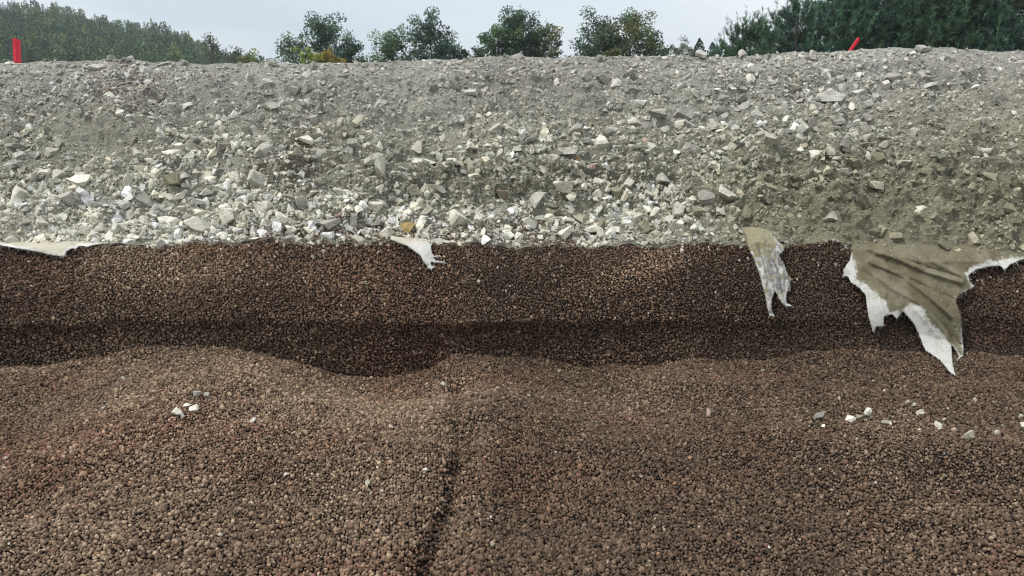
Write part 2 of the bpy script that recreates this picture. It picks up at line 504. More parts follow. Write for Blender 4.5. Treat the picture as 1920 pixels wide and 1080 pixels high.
    q = rng.random(len(u)); red = np.clip(.05 + .35 * sstep(.05, .5, fbm(P * C(1, 1.6, 1), 1.7, 2, 151)) + .5 * blob(u, v, 170, 850, 280, 45, -25) + .3 * blob(u, v, 620, 830, 130, 30, -15) + .3 * blob(u, v, 980, 830, 60, 25), 0, .6)
    ci = np.where(q < red * .30, 4, ci)
    ci = np.where(rng.random(len(u)) < .003 + .05 * blob(u, v, 960, 830, 50, 20), 5, ci)
    ci = np.where(rng.random(len(u)) < .002 + .006 * blob(u, v, 680, 1000, 200, 120), 6, ci)
    col = pal[ci] * np.exp(rng.normal(0, .16, len(u)))[:, None]
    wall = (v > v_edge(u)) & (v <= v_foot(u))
    shade_tone = np.where(wall, np.where(v < v_ledge(u) + 8 * fbm(P, 6, 2, 171), .86, .74) - .26 * sstep(1180, 1420, u) - .16 * blob(u, v, 960, 540, 130, 60) + .75 * blob(u, v, 1190, 508, 120, 28, -18) + .3 * blob(u, v, 380, 500, 330, 45) + .12 * fbm(P, 2.0, 2, 161) - .18 * sstep(230, 40, u), 1.0)  # shade painted into wall pellets, deeper below ledge and at right; dusty patch paler
    shade_tone = np.where(wall, shade_tone, 1 - .20 * sstep(830, 960, u))  # floor pellets just get a darker tone past the furrow
    col = col * shade_tone[:, None]
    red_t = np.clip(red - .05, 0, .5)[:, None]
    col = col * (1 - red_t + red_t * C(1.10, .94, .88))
    return P, n, size, col

P, nrm, size, col = pellets()
me = bpy.data.meshes.new('clay_pellets')
me.vertices.add(len(P)); me.vertices.foreach_set('co', P.astype(np.float32).ravel())
def vattr(me, name, typ, key, data):
    a = me.attributes.new(name, typ, 'POINT'); a.data.foreach_set(key, np.asarray(data).ravel())
vattr(me, 'prot', 'FLOAT_VECTOR', 'vector', rng.uniform(0, 6.28, (len(P), 3)).astype(np.float32))
asp = np.stack([np.exp(rng.normal(.05, .13, len(P))), np.exp(rng.normal(0, .10, len(P))), np.exp(rng.normal(-.08, .12, len(P)))], -1)
vattr(me, 'pscl', 'FLOAT_VECTOR', 'vector', (size[:, None] * asp).astype(np.float32))
vattr(me, 'pidx', 'INT', 'value', rng.integers(0, 5, len(P)).astype(np.int32))
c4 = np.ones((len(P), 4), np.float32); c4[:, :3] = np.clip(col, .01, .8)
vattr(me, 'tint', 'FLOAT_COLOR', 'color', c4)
pel = obj('clay_pellets', me, None, kind='stuff', label='loose brown fired clay pellets heaped over the floor and the cut face', cat='gravel')
ng = bpy.data.node_groups.new('scatter_pellets', 'GeometryNodeTree')
ng.interface.new_socket('Geometry', in_out='INPUT', socket_type='NodeSocketGeometry')
ng.interface.new_socket('Geometry', in_out='OUTPUT', socket_type='NodeSocketGeometry')
gi = ng.nodes.new('NodeGroupInput'); go = ng.nodes.new('NodeGroupOutput')
join = ng.nodes.new('GeometryNodeGeometryToInstance')
for k in range(5):
    s = ng.nodes.new('GeometryNodeMeshIcoSphere'); s.inputs['Radius'].default_value = 1; s.inputs['Subdivisions'].default_value = 2
    sp = ng.nodes.new('GeometryNodeSetPosition')
    nz = ng.nodes.new('ShaderNodeTexNoise'); nz.inputs['Scale'].default_value = .9; nz.inputs['Detail'].default_value = 2
    ps = ng.nodes.new('GeometryNodeInputPosition')
    ad = ng.nodes.new('ShaderNodeVectorMath'); ad.operation = 'ADD'; ad.inputs[1].default_value = (k * 7.3 + 1, k * 3.1, k * 5.7)
    ng.links.new(ps.outputs[0], ad.inputs[0]); ng.links.new(ad.outputs[0], nz.inputs['Vector'])
    sb = ng.nodes.new('ShaderNodeVectorMath'); sb.operation = 'SUBTRACT'; sb.inputs[1].default_value = (.5, .5, .5)
    ng.links.new(nz.outputs['Color'], sb.inputs[0])
    sc = ng.nodes.new('ShaderNodeVectorMath'); sc.operation = 'SCALE'; sc.inputs['Scale'].default_value = .9
    ng.links.new(sb.outputs[0], sc.inputs[0])
    ng.links.new(s.outputs['Mesh'], sp.inputs['Geometry']); ng.links.new(sc.outputs[0], sp.inputs['Offset'])
    ss = ng.nodes.new('GeometryNodeSetShadeSmooth'); ng.links.new(sp.outputs[0], ss.inputs[0])
    sm = ng.nodes.new('GeometryNodeSetMaterial'); sm.inputs['Material'].default_value = M_PELLET
    ng.links.new(ss.outputs[0], sm.inputs[0]); ng.links.new(sm.outputs[0], join.inputs[0])
iop = ng.nodes.new('GeometryNodeInstanceOnPoints')
iop.inputs['Pick Instance'].default_value = True
def nattr(name, typ):
    n = ng.nodes.new('GeometryNodeInputNamedAttribute'); n.data_type = typ; n.inputs['Name'].default_value = name
    return n.outputs['Attribute']
e2r = ng.nodes.new('FunctionNodeEulerToRotation')
ng.links.new(nattr('prot', 'FLOAT_VECTOR'), e2r.inputs[0])
ng.links.new(gi.outputs[0], iop.inputs['Points']); ng.links.new(join.outputs[0], iop.inputs['Instance'])
ng.links.new(nattr('pidx', 'INT'), iop.inputs['Instance Index'])
ng.links.new(e2r.outputs[0], iop.inputs['Rotation']); ng.links.new(nattr('pscl', 'FLOAT_VECTOR'), iop.inputs['Scale'])
ng.links.new(iop.outputs[0], go.inputs[0])
md = pel.modifiers.new('scatter', 'NODES'); md.node_group = ng
me.materials.append(M_PELLET)
print('pellets', len(P))

# ------------------------------------------------------------------ the large stones, one object each
TINT = {'W': (.63, .61, .52), 'P': (.50, .49, .42), 'G': (.39, .38, .335), 'O': (.27, .255, .18), 'B': (.43, .405, .325), 'Y': (.52, .38, .17), 'R': (.36, .16, .07),
        'K': (.42, .31, .255), 'N': (.25, .205, .15), 'D': (.12, .115, .095)}
TNAME = {'W': 'chalky white', 'P': 'pale grey', 'G': 'grey', 'O': 'olive grey', 'B': 'buff', 'Y': 'yellow', 'R': 'rust orange', 'K': 'pinkish', 'N': 'brown', 'D': 'dark grey'}
# (u, v, width, height, tint, roll, label, short name when others are placed by it)
S = [
 (1557, 183, 50, 21, 'P', -4, 'biggest pale boulder high on the bank below the leaning red stick', 'biggest pale boulder'),
 (860, 423, 36, 42, 'W', 15, 'big upright white block with flat broken face near the foot of the bank', 'big upright white block'),
 (765, 432, 28, 18, 'Y', -8, 'yellow stone just above the smallest torn white cloth', 'yellow stone'),
 (1082, 303, 11, 12, 'R', 0, 'tiny rust orange stone tucked beside a long pale slab', 'rust orange stone'),
 (1112, 330, 19, 12, 'K', 10, 'pinkish flat stone below the rust orange stone', 'pinkish stone'),
 (797, 402, 22, 20, 'B', -10, 'tan stone uphill from the yellow stone', 'tan stone'),
 (945, 378, 38, 26, 'N', -40, 'brown tilted slab leaning on the soil clods', 'brown tilted slab'),
 (717, 330, 18, 42, 'P', 6, 'tall narrow stone standing upright below a flat jutting slab', 'tall narrow stone'),
 (703, 305, 38, 20, 'P', 4, 'flat jutting slab capping the tall narrow stone', None),
 (795, 303, 42, 10, 'P', -6, 'thin flat slab sticking out level from the bank', 'thin level slab'),
 (1053, 301, 44, 18, 'P', 3, 'long pale slab beside the rust orange stone', None),
 (867, 228, 30, 14, 'P', -24, 'bar shaped pale stone lying aslant high on the bank', 'bar shaped stone'),
 (1060, 446, 26, 28, 'W', 0, 'lumpy white stone overhanging the top edge of the brown pellets', 'lumpy white stone'),
 (1105, 432, 42, 16, 'W', 4, 'long low white stone above the lumpy white stone', None),
 (541, 425, 46, 15, 'W', -3, 'long flat white slab lying among small chips at the foot of the bank', 'long flat white slab'),
 (372, 430, 46, 24, 'P', -14, 'large wedge of pale stone at the very foot of the bank', 'large pale wedge'),
 (310, 412, 36, 26, 'W', 8, 'five sided white block uphill of the large pale wedge', 'five sided white block'),
 (272, 387, 26, 36, 'P', -6, 'pointed pale stone standing on end in the white rubble', 'pointed pale stone'),
 (327, 352, 36, 30, 'O', 0, 'round olive boulder coated in mud', 'round olive boulder'),
 (485, 342, 36, 26, 'P', -38, 'long tilted stone with grey underside in the middle of the bank', 'long tilted stone'),
 (457, 315, 32, 24, 'P', 30, 'slab leaning downhill above the long tilted stone', None),
 (576, 278, 28, 18, 'W', 6, 'clean bright block beside the dark pellet spill', 'clean bright block'),
 (572, 236, 26, 20, 'P', -10, 'rounded pale stone uphill of the clean bright block', None),
 (592, 226, 15, 19, 'P', 10, 'small upright stone in the cluster above the clean bright block', None),
 (507, 276, 24, 26, 'P', -20, 'blocky pale stone between two muddy patches', None),
 (258, 298, 30, 18, 'P', -12, 'smooth oval pale stone lying alone on dusty soil', 'smooth oval stone'),
 (248, 358, 18, 30, 'W', 12, 'narrow white stone on end beside the round olive boulder', None),
 (113, 333, 23, 20, 'P', -12, 'rounded cobble on the bank below the red post', 'rounded cobble'),
 (162, 362, 36, 18, 'W', 5, 'broad white slab in the pale rubble below the red post', 'broad white slab'),
 (205, 385, 24, 26, 'P', 0, 'pale block at the edge of the broad white slab', None),
 (84, 360, 26, 22, 'P', 0, 'pale block half sunk in white rubble', None),
 (18, 318, 30, 16, 'P', 6, 'flat pale stone by the frame edge under the red post', None),
 (86, 428, 21, 20, 'W', 20, 'white stone just above the white cloth flap by the wooded hill', 'white stone over the flap'),
 (330, 308, 34, 16, 'W', -2, 'low white slab uphill of the round olive boulder', None),
 (178, 129, 28, 15, 'P', -14, 'large grey boulder high on the bank near the red post', 'large crest boulder'),
 (145, 137, 20, 10, 'P', -4, 'low pale stone beside the large crest boulder', None),
 (191, 165, 20, 12, 'P', 4, 'smooth pale stone beside the dark pellet spill', 'smooth stone by the spill'),
 (205, 183, 22, 14, 'P', -2, 'flat pale stone under the dark pellet spill', None),
 (208, 108, 15, 9, 'P', -20, 'stone perched on the crest in front of the wooded hill', 'perched crest stone'),
 (231, 109, 12, 8, 'P', 10, 'low stone in the crest cluster before the wooded hill', None),
 (245, 109, 11, 12, 'P', 40, 'upright stone in the crest cluster before the wooded hill', None),
 (310, 117, 30, 9, 'P', 0, 'long rounded crest boulder before the dark wood', 'long crest boulder'),
 (341, 118, 26, 8, 'P', 2, 'low crest slab next to the long crest boulder', None),
 (500, 166, 25, 13, 'P', 2, 'flat pale stone high on the bank below the yellow bushes', 'flat stone below the bushes'),
 (440, 161, 18, 10, 'P', 10, 'small pale stone uphill on the bare dusty band', None),
 (577, 148, 16, 14, 'P', -30, 'leaning stone near the crest below the yellow bushes', None),
 (1133, 148, 30, 22, 'G', 10, 'dull grey dusty block below the bushiest roadside tree', 'dull dusty block'),
 (1097, 166, 17, 14, 'P', 40, 'tilted pale stone on top of a pair below the dull dusty block', None),
 (1110, 177, 22, 19, 'P', 20, 'pale angular stone at the bottom of a pair', 'angular pair stone'),
 (1156, 165, 19, 14, 'P', 0, 'flat topped pale stone beside the dull dusty block', None),
 (882, 182, 22, 15, 'P', 24, 'triangular pale stone high on the bank', 'triangular pale stone'),
 (710, 196, 28, 14, 'P', -22, 'pale slab high on the bank below the tallest single tree', 'high pale slab'),
 (970, 104, 24, 8, 'P', 0, 'flat slab lying on the crest below the middle tree clump', 'flat crest slab'),
 (1675, 151, 30, 15, 'G', 16, 'grey slab behind the row of pale boulders', None),
 (1658, 167, 24, 22, 'P', -24, 'wedge shaped pale boulder beneath the leaning red stick', 'wedge boulder'),
 (1741, 161, 24, 12, 'P', 14, 'long pale stone on the bank in front of the pines', 'long stone by the pines'),
 (1620, 195, 20, 18, 'P', 10, 'pale stone between the biggest boulder and the wedge boulder', None),
 (1583, 165, 15, 15, 'P', 0, 'small square stone uphill of the biggest pale boulder', None),
 (1612, 170, 20, 14, 'P', 10, 'low pale stone next to the wedge boulder', None),
 (1391, 101, 15, 16, 'P', 0, 'tooth shaped stone standing on the crest before the pines', 'tooth shaped crest stone'),
 (1438, 104, 13, 8, 'G', 0, 'small dome of grey stone on the crest', None),
 (1485, 102, 17, 10, 'P', 0, 'rounded crest stone beside the widest crest stone', None),
 (1524, 99, 24, 10, 'P', 0, 'widest rounded crest stone before the pines', 'widest crest stone'),
 (1729, 88, 20, 13, 'P', -8, 'stone on the highest point of the crest before the pines', 'highest crest stone'),
 (1315, 100, 22, 11, 'P', -10, 'pointed crest boulder below the small spruce', 'pointed crest boulder'),
 (787, 276, 26, 24, 'P', 0, 'blocky pale stone with a ledge beside it', None),
 (928, 257, 28, 15, 'P', 6, 'rounded pale stone above the soil clods', 'rounded stone above the clods'),
 (957, 266, 20, 15, 'P', -10, 'angular neighbour of the rounded stone above the clods', None),
 (1053, 286, 26, 16, 'G', -8, 'grey stone resting on the long pale slab', None),
 (1017, 342, 22, 16, 'P', -34, 'tilted stone overhanging a dark hollow in the clods', 'stone over the hollow'),
 (1078, 258, 27, 22, 'P', 8, 'big pale stone above the rust orange stone', None),
 (937, 303, 12, 22, 'P', 14, 'slim upright stone in the middle of the bank', None),
 (1143, 263, 30, 17, 'P', -14, 'grey stone in the band of cobbles', None),
 (1188, 250, 32, 16, 'P', -8, 'flat topped stone at the top of the cobble band', None),
 (1230, 238, 38, 18, 'G', 0, 'broad dusty grey stone above the cobble band', 'broad dusty stone'),
 (1210, 258, 23, 14, 'G', 4, 'round grey stone below the broad dusty stone', None),
 (1236, 262, 22, 17, 'P', 12, 'angular stone beside the round grey stone', None),
 (1200, 212, 28, 15, 'P', 0, 'pale stone uphill of the broad dusty stone', None),
 (1205, 281, 14, 11, 'K', 0, 'small pinkish stone in the cobble band', 'small pinkish stone'),
 (708, 398, 25, 20, 'W', -6, 'white cobble uphill of the smallest torn cloth', None),
 (712, 421, 24, 20, 'P', 8, 'dusty white block uphill of the smallest torn cloth', None),
 (903, 413, 26, 18, 'W', 14, 'white stone beside the big upright white block', None),
 (910, 429, 22, 12, 'W', 0, 'low white stone at the feet of the big upright white block', None),
 (935, 408, 28, 14, 'P', -32, 'slanting shard below the brown tilted slab', None),
 (985, 416, 22, 16, 'P', 22, 'pale grey wedge in the white rubble', None),
 (1010, 392, 32, 24, 'W', -28, 'white wedge pointing uphill in the white rubble', 'white wedge'),
 (1052, 378, 36, 24, 'W', 12, 'large white block at the top of the white rubble', 'large white top block'),
 (1045, 405, 36, 11, 'O', 12, 'olive grey thin slab shading the stones under it', None),
 (1092, 405, 28, 20, 'B', 0, 'buff stone beside the long low white stone', None),
 (1127, 421, 16, 24, 'O', 10, 'narrow olive stone at the end of the white rubble', None),
 (975, 446, 21, 18, 'W', 8, 'white stone right on the edge above the brown pellets', 'edge stone'),
 (872, 446, 19, 15, 'W', -6, 'white stone on the edge below the big upright white block', None),
 (1012, 451, 16, 13, 'W', 0, 'small white stone on the edge beside the lumpy white stone', None),
 (1022, 441, 20, 17, 'P', 20, 'dusty stone behind the edge near the lumpy white stone', None),
 (1122, 354, 20, 14, 'W', 4, 'brick shaped white stone in the upper white heap', 'brick shaped stone'),
 (1178, 352, 21, 16, 'W', -10, 'rounded white stone in the upper white heap', None),
 (1135, 369, 22, 15, 'P', -8, 'grey white stone under the brick shaped stone', None),
 (1155, 370, 22, 18, 'O', 0, 'olive dusty stone under the brick shaped stone', None),
 (1262, 337, 13, 16, 'W', -8, 'bright chip at the top of the upper white heap', None),
 (1262, 354, 18, 18, 'W', 30, 'angular white stone at the end of the upper white heap', 'end stone of the heap'),
 (1240, 339, 28, 17, 'P', -6, 'pale grey stone topping the upper white heap', None),
 (1195, 411, 18, 23, 'P', 10, 'upright stone in the lower white heap', None),
 (1230, 404, 22, 19, 'W', 0, 'white stone in the middle of the lower white heap', 'lower heap white stone'),
 (1268, 412, 24, 27, 'P', 20, 'pale squarish stone at the end of the lower white heap', None),
 (1210, 434, 20, 32, 'O', 26, 'tall olive stone leaning below the lower white heap', 'tall olive stone'),
 (1230, 441, 18, 16, 'B', 0, 'buff stone beside the tall olive stone', None),
 (677, 453, 40, 14, 'B', 0, 'muddy slab on the edge next to the smallest torn cloth', 'muddy edge slab'),
 (1335, 248, 21, 19, 'P', -10, 'pale stone with a flat cap at the start of the dark cobbles', 'flat capped stone'),
 (1288, 238, 20, 14, 'P', -10, 'pale stone by the broad dusty stone', None),
 (1437, 298, 30, 24, 'P', -14, 'large grey stone among dark hollows', 'large stone among hollows'),
 (1522, 309, 21, 27, 'W', 14, 'pale upright stone in the muddy part of the bank', 'pale upright stone'),
 (1557, 270, 19, 17, 'W', 0, 'white triangular chip in the muddy part of the bank', 'white triangular chip'),
 (1571, 338, 22, 17, 'P', 22, 'pale block below the pale upright stone', None),
 (1621, 304, 22, 11, 'W', -40, 'thin white shard leaning over a dark hollow', 'thin white shard'),
 (1692, 316, 24, 13, 'B', 20, 'buff slab downhill of the pines', None),
 (1632, 351, 32, 16, 'B', -6, 'buff slab in the middle of the muddy bank', 'buff slab'),
 (1440, 366, 40, 18, 'O', 16, 'dark olive slab above the hanging cloth strip', 'dark olive slab'),
 (1850, 340, 36, 19, 'O', 6, 'olive block jutting over a step in the mud', 'jutting olive block'),
 (1726, 398, 22, 14, 'P', 8, 'single pale stone above the biggest torn cloth', 'single pale stone'),
 (1553, 417, 21, 15, 'P', 0, 'pale chip above the start of the biggest torn cloth', 'pale chip over the cloth'),
 (1675, 447, 22, 25, 'O', 8, 'round olive stone stuck in the mud on the biggest torn cloth', 'round stone on the cloth'),
 (1652, 437, 18, 20, 'O', -20, 'olive lump beside the round stone on the biggest torn cloth', None),
 (1845, 287, 18, 11, 'P', 0, 'pale chip on the warm dusty part of the bank', None),
 (1480, 413, 30, 20, 'O', 0, 'muddy stone beside the top of the hanging cloth strip', None),
 (1472, 459, 13, 15, 'B', 0, 'buff lump wedged beside the hanging cloth strip', 'buff lump'),
 # stones that rolled down on to the pellets
 (330, 773, 27, 13, 'W', -8, 'largest white chip in the cluster lying on the pellets', 'largest chip of the cluster'),
 (365, 768, 24, 13, 'W', 16, 'pointed white chip in the cluster lying on the pellets', None),
 (351, 760, 19, 7, 'W', 8, 'thin white chip topping the cluster on the pellets', None),
 (341, 781, 12, 10, 'W', -40, 'small white chip at the bottom of the cluster on the pellets', None),
 (370, 736, 14, 11, 'G', 0, 'small grey stone on the pellets above the white chip cluster', None),
 (388, 736, 9, 14, 'G', 30, 'narrow grey chip on the pellets above the white chip cluster', None),
 (474, 800, 13, 8, 'W', -40, 'lone white chip on the pellets beyond the white chip cluster', None),
 (1627, 777, 16, 17, 'W', 20, 'six sided white chip on the pellets below the biggest cloth', 'six sided chip'),
 (1593, 791, 20, 10, 'W', 26, 'oblong white chip on the pellets beside the six sided chip', None),
 (1615, 785, 20, 9, 'O', 20, 'muddy chip between the two whitest chips on the pellets', None),
 (1660, 797, 17, 8, 'B', 4, 'buff chip on the pellets beside the six sided chip', None),
 (1534, 783, 14, 25, 'G', -30, 'grey brown pebble half sunk in the pellets', 'half sunk pebble'),
 (1758, 803, 14, 12, 'W', 30, 'white broken chip on the pellets under the cloth tip', 'broken chip'),
 (1763, 811, 9, 7, 'P', 0, 'pale splinter under the broken chip', None),
 (1813, 825, 14, 22, 'B', -30, 'oblong tan stone on the pellets', 'oblong tan stone'),
 (1868, 817, 11, 7, 'W', 20, 'small white chip on the pellets past the oblong tan stone', None),
 (1912, 787, 11, 8, 'P', 30, 'pale chip near the frame edge on the pellets', None),
 (1916, 803, 11, 10, 'W', 0, 'bright chip at the frame edge on the pellets', None),
 (1724, 777, 13, 10, 'B', -20, 'buff chip in a group of crumbs on the pellets', 'buff crumb'),
 (1713, 766, 11, 6, 'P', 0, 'pale crumb uphill of the buff crumb', None),
 (1702, 759, 9, 8, 'P', 30, 'thin pale crumb near the foot of the pellet wall', None),
 (1696, 789, 9, 8, 'P', 30, 'pale flake on the pellets below the buff crumb', None),
 (1328, 770, 9, 18, 'K', 6, 'pinkish crumbly stone alone on the pellets', 'pinkish crumbly stone'),
 (1544, 808, 8, 6, 'W', 30, 'white crumb below the half sunk pebble', None),
 (1787, 817, 10, 7, 'K', 0, 'pinkish crumb beside the oblong tan stone', None),
 (691, 902, 10, 13, 'W', -14, 'white tooth shaped chip on the pellet heap before the furrow', 'tooth shaped chip'),
 (716, 917, 12, 5, 'P', -20, 'thin pale flake below the tooth shaped chip', None),
 (537, 886, 8, 7, 'W', 0, 'small white crumb on the pellet heap', 'small heap crumb'),
 (733, 807, 9, 5, 'W', -20, 'white flake on the pellets above the furrow', None),
 (797, 877, 9, 8, 'W', 0, 'white round crumb beside the furrow in the pellets', None),
 (920, 1027, 12, 10, 'B', 0, 'pale round pebble on the nearest pellets', None),
 (832, 713, 10, 7, 'B', 0, 'buff pebble at the foot of the pellet wall by the furrow', None),
 (292, 711, 8, 6, 'R', 0, 'orange pebble on the pellets above the white chip cluster', None),
 (234, 712, 9, 6, 'P', 0, 'pale flake on the pellet mound above the white chip cluster', None),
 (197, 772, 7, 6, 'P', 0, 'pale flake on the pellets beside the white chip cluster', None),
]
NHAND = len(S)
TARGET = 298
def stone_density(u, v):
    d = .16 + .3 * sstep(130, 240, v) + 1.5 * whiteness(u, v) + .9 * blob(u, v, 1150, 260, 280, 45) + .7 * blob(u, v, 520, 250, 120, 80, -30) + .8 * blob(u, v, 1400, 270, 180, 50) + .55 * blob(u, v, 1650, 180, 260, 40) + .35 * blob(u, v, 1750, 290, 200, 50)
    d = d * (1 - .9 * np.clip(blob(u, v, 190, 245, 90, 40) + blob(u, v, 930, 350, 170, 32) + blob(u, v, 615, 365, 60, 40) + 1.15 * blob(u, v, 1560, 425, 230, 75) + 1.15 * blob(u, v, 1830, 410, 240, 75) + .5 * blob(u, v, 800, 150, 160, 40) + .5 * blob(u, v, 420, 150, 120, 40), 0, 1))
    cl_ = fbm(np.stack([u / 200., v / 150., np.zeros(np.shape(u))], -1) if np.ndim(u) else np.array([u / 200., v / 150., 0.]), 1.0, 2, 401)
    d = d * np.maximum(.30 + 1.35 * sstep(-.25, .35, cl_), 1.35 * whiteness(u, v))
    return np.clip(d, .03, 2.4)
occ = [(s[0], s[1], max(s[2], s[3])) for s in S]
tries = 0
while len(S) < TARGET and tries < 40000:
    tries += 1
    u = rng.uniform(-4, 1924); vc = v_crest(u); ve = v_edge(u)
    v = rng.uniform(vc + 4, ve - 7)
    if rng.random() > stone_density(u, v) / 2.4: continue
    w = float(np.clip(rng.lognormal(math.log(20), .28), 14, 34)) * float(I(v, (100, .85), (460, 1.08)))
    h = w * float(rng.uniform(.5, .95)) * (1.25 if rng.random() < .12 else 1)
    if any((u - a) ** 2 + (1.5 * (v - b_)) ** 2 < (.5 * (c_ + w)) ** 2 for a, b_, c_ in occ): continue
    wh = whiteness(u, v); r = rng.random()
    t = 'W' if r < wh * .75 else ('O' if (u > 1250 and v > 290 and r < .75) else ('G' if r > .72 else ('B' if r > .66 else 'P')))
    S.append((float(u), float(v), w, h, t, float(rng.normal(0, 22)), None, None)); occ.append((u, v, w))
print('single stones', len(S), 'by hand', NHAND)

rr = np.random.default_rng(99)
BIG = []
for k in range(26):
    V, Fc = rock_shape(rr, int(rr.integers(5, 11)), 3, rough=.05)
    BIG.append(new_mesh('stone', V, Fc, None, False))
    BIG[-1].materials.append(M_STONE_O)
# where a stone has no label of its own: by the nearest named neighbour
anchors = [(s[0], s[1], s[7]) for s in S if s[7]]
anchors += [(32, 95, 'red post'), (1603, 84, 'leaning red stick'), (785, 470, 'smallest torn cloth'), (1440, 500, 'hanging cloth strip'), (1690, 560, 'biggest torn cloth'), (100, 470, 'white cloth flap')]
ordn = ['nearest', 'second', 'third', 'fourth', 'fifth', 'sixth', 'seventh', 'eighth', 'ninth', 'tenth']
need = []
for i, s in enumerate(S):
    if s[6]: continue
    ds = sorted(((s[0] - a[0]) ** 2 + (1.3 * (s[1] - a[1])) ** 2, k) for k, a in enumerate(anchors))
    d, k = ds[0]; a = anchors[k]
    ang = math.degrees(math.atan2(-(s[1] - a[1]), s[0] - a[0])) % 360
    dr = ['toward the pines', 'uphill toward the pines', 'straight uphill', 'uphill toward the wooded hill', 'toward the wooded hill', 'downhill toward the wooded hill', 'straight downhill', 'downhill toward the pines'][int(((ang + 22.5) % 360) // 45)]
    need.append((k, dr, d, i))
need.sort()
cnt = {}; lab = {}
for k, dr, d, i in need:
    n = cnt.get((k, dr), 0); cnt[(k, dr)] = n + 1
    s = S[i]
    sz = 'big ' if s[2] > 26 else 'small ' if s[2] < 17.5 else ''
    shp = 'flat ' if s[2] / s[3] > 1.7 else 'upright ' if s[3] > s[2] else ''
    lab[i] = f"{sz}{shp}{TNAME[s[4]]} stone, {ordn[n]} {dr} from the {anchors[k][2]}"
    if len(lab[i].split()) > 16: lab[i] = lab[i].replace(' from the ', ' of ')
    if len(lab[i].split()) > 16: lab[i] = lab[i].replace(shp, '', 1)
first = None
for i, s in enumerate(S):
    u, v, w, h, t, roll = s[:6]
    onp = v > v_edge(u) + 20
    p = surf(u, v + (.25 * h)) if not onp else surf(u, v + .3 * h)
    n = normal(np.array([u]), np.array([v + .25 * h]))[0]
    crest = v < v_crest(u) + 1
    if crest:
        vv = v_crest(u) + 3; p = surf(u, vv); n = np.array([0, -.5, .86])
    D = p[1] / CP
    px = D / F
    if first is None:
        o = bpy.data.objects.new('stone', BIG[0]); first = o
    else:
        o = first.copy()
    o.data = BIG[int(rr.integers(0, len(BIG)))]
    COL.objects.link(o)
    ww, hh = w * px * .5, h * px * .5
    dd = (.55 * ww + .45 * hh) * rr.uniform(.85, 1.2)
    if onp: hh *= 1.05
    o.scale = (ww * 1.08, dd, hh * 1.12)
    o.rotation_euler = Euler((math.radians(rr.normal(-18 if not onp else -22, 10)), math.radians(roll), math.radians(rr.normal(0, 14) + (180 if rr.random() < .5 else 0))), 'XYZ')
    c = p + n * hh * (.10 if not onp else .45) + (n * .006 if onp else 0)
    if crest: c = np.array([p[0], p[1], at(u, v, p[1])[2] - hh * .25])
    elif not onp:
        q = at(u, v, p[1] - .0)      # keep it on its own line of the bank
        c = surf(u, v) + n * hh * .34
    o.location = c
    cc3 = np.array(TINT[t]) * math.exp(rr.normal(0, .10)) * (1.1 if onp and t == 'W' else 1)
    if crest: cc3 = cc3 * .8
    if t == 'P' and v < 250: cc3 = cc3 * I(v, (100, 1.18), (250, 1)) * C(1, 1.0, 1.06)
    if t in 'PGB' and not onp and not s[6]: cc3 = cc3 * (.80 + .25 * float(whiteness(u, v)))
    if t in 'PG' and not onp:
        cc3 = cc3 * I(v, (100, .95), (260, .95), (400, 1.0))
    o.color = (*np.clip(cc3, 0, .8), 1)
    if onp: tag(o, s[6], 'stone', 'stones fallen on the pellets')
    else: tag(o, s[6] or lab[i], 'stone', 'loose stones on the bank')

# ------------------------------------------------------------------ the rest of the broken stone, chips and grit
def scatter(n, wmin, wmax, power, dens, clear=0):
    u = rng.uniform(-420, 2340, n * 3); vc, ve = v_crest(u), v_edge(u)
    # even over the ground, not over the picture: rows far up the bank hold more of them per picture row
    g = rng.random(n * 3); v = ve - 3 + (vc + 1 - ve + 3) * g
    d = dens(u, v)
    m = rng.random(n * 3) < d / max(d.max(), 1e-6)
    u, v = u[m], v[m]
    if clear:
        ok = np.ones(len(u), bool)
        for st in S:
            ok &= ((u - st[0]) / (.5 * st[2] + clear)) ** 2 + ((v - st[1]) / (.5 * st[3] + clear * .8)) ** 2 > 1
        u, v = u[ok], v[ok]
    u, v = u[:n], v[:n]
    k = len(u)
    w = wmin * (wmax / wmin) ** (rng.random(k) ** power)
    w = w * I(v, (100, .8), (460, 1.08))
    P = surf(u, v); nn = normal(u, v)
    px = P[:, 1] / CP / F
    sx = w * px * .5 * np.exp(rng.normal(0, .12, k)); sy = sx * rng.uniform(.55, 1.05, k); sz = sx * rng.uniform(.26, .75, k)
    # lie roughly flat on the bank
    R0 = rot_mats(rng.normal(0, .55, k), rng.normal(0, .55, k), rng.uniform(0, 6.28, k))
    z = nn; x = np.cross(np.array([0., 1, 0]), z); x /= np.linalg.norm(x, axis=1, keepdims=True); y = np.cross(z, x)
    B = np.stack([x, y, z], -1)
    R = B @ R0
    P = P + nn * (sz * rng.uniform(.05, .9, k))[:, None]
    return u, v, P, R, np.stack([sx, sy, sz], -1)

MED = [rock_shape(rr, int(rr.integers(4, 9))) for _ in range(24)]
MED3 = [rock_shape(rr, int(rr.integers(5, 10)), 1, rough=.05) for _ in range(18)]
SML = [rock_shape(rr, int(rr.integers(3, 6))) for _ in range(16)]
def dens_m(u, v): return stone_density(u, v)
def dens_s(u, v):
    cl_ = fbm(np.stack([u / 200., v / 150., np.zeros(np.shape(u))], -1), 1.0, 2, 401)
    return .45 + .55 * sstep(-.3, .4, cl_) + .95 * whiteness(u, v) + .25 * blob(u, v, 1500, 180, 420, 70) - .65 * np.clip(blob(u, v, 190, 245, 100, 45) + .9 * blob(u, v, 1560, 430, 220, 60) + .8 * blob(u, v, 1830, 430, 220, 60) + .6 * blob(u, v, 930, 350, 150, 30), 0, 1)
u, v, P, R, s = scatter(2600, 12, 25, 1.6, dens_m, 5)
merged_rocks('broken_stone', MED3, P, R, s, rock_col(u, v, len(u)), M_STONE)
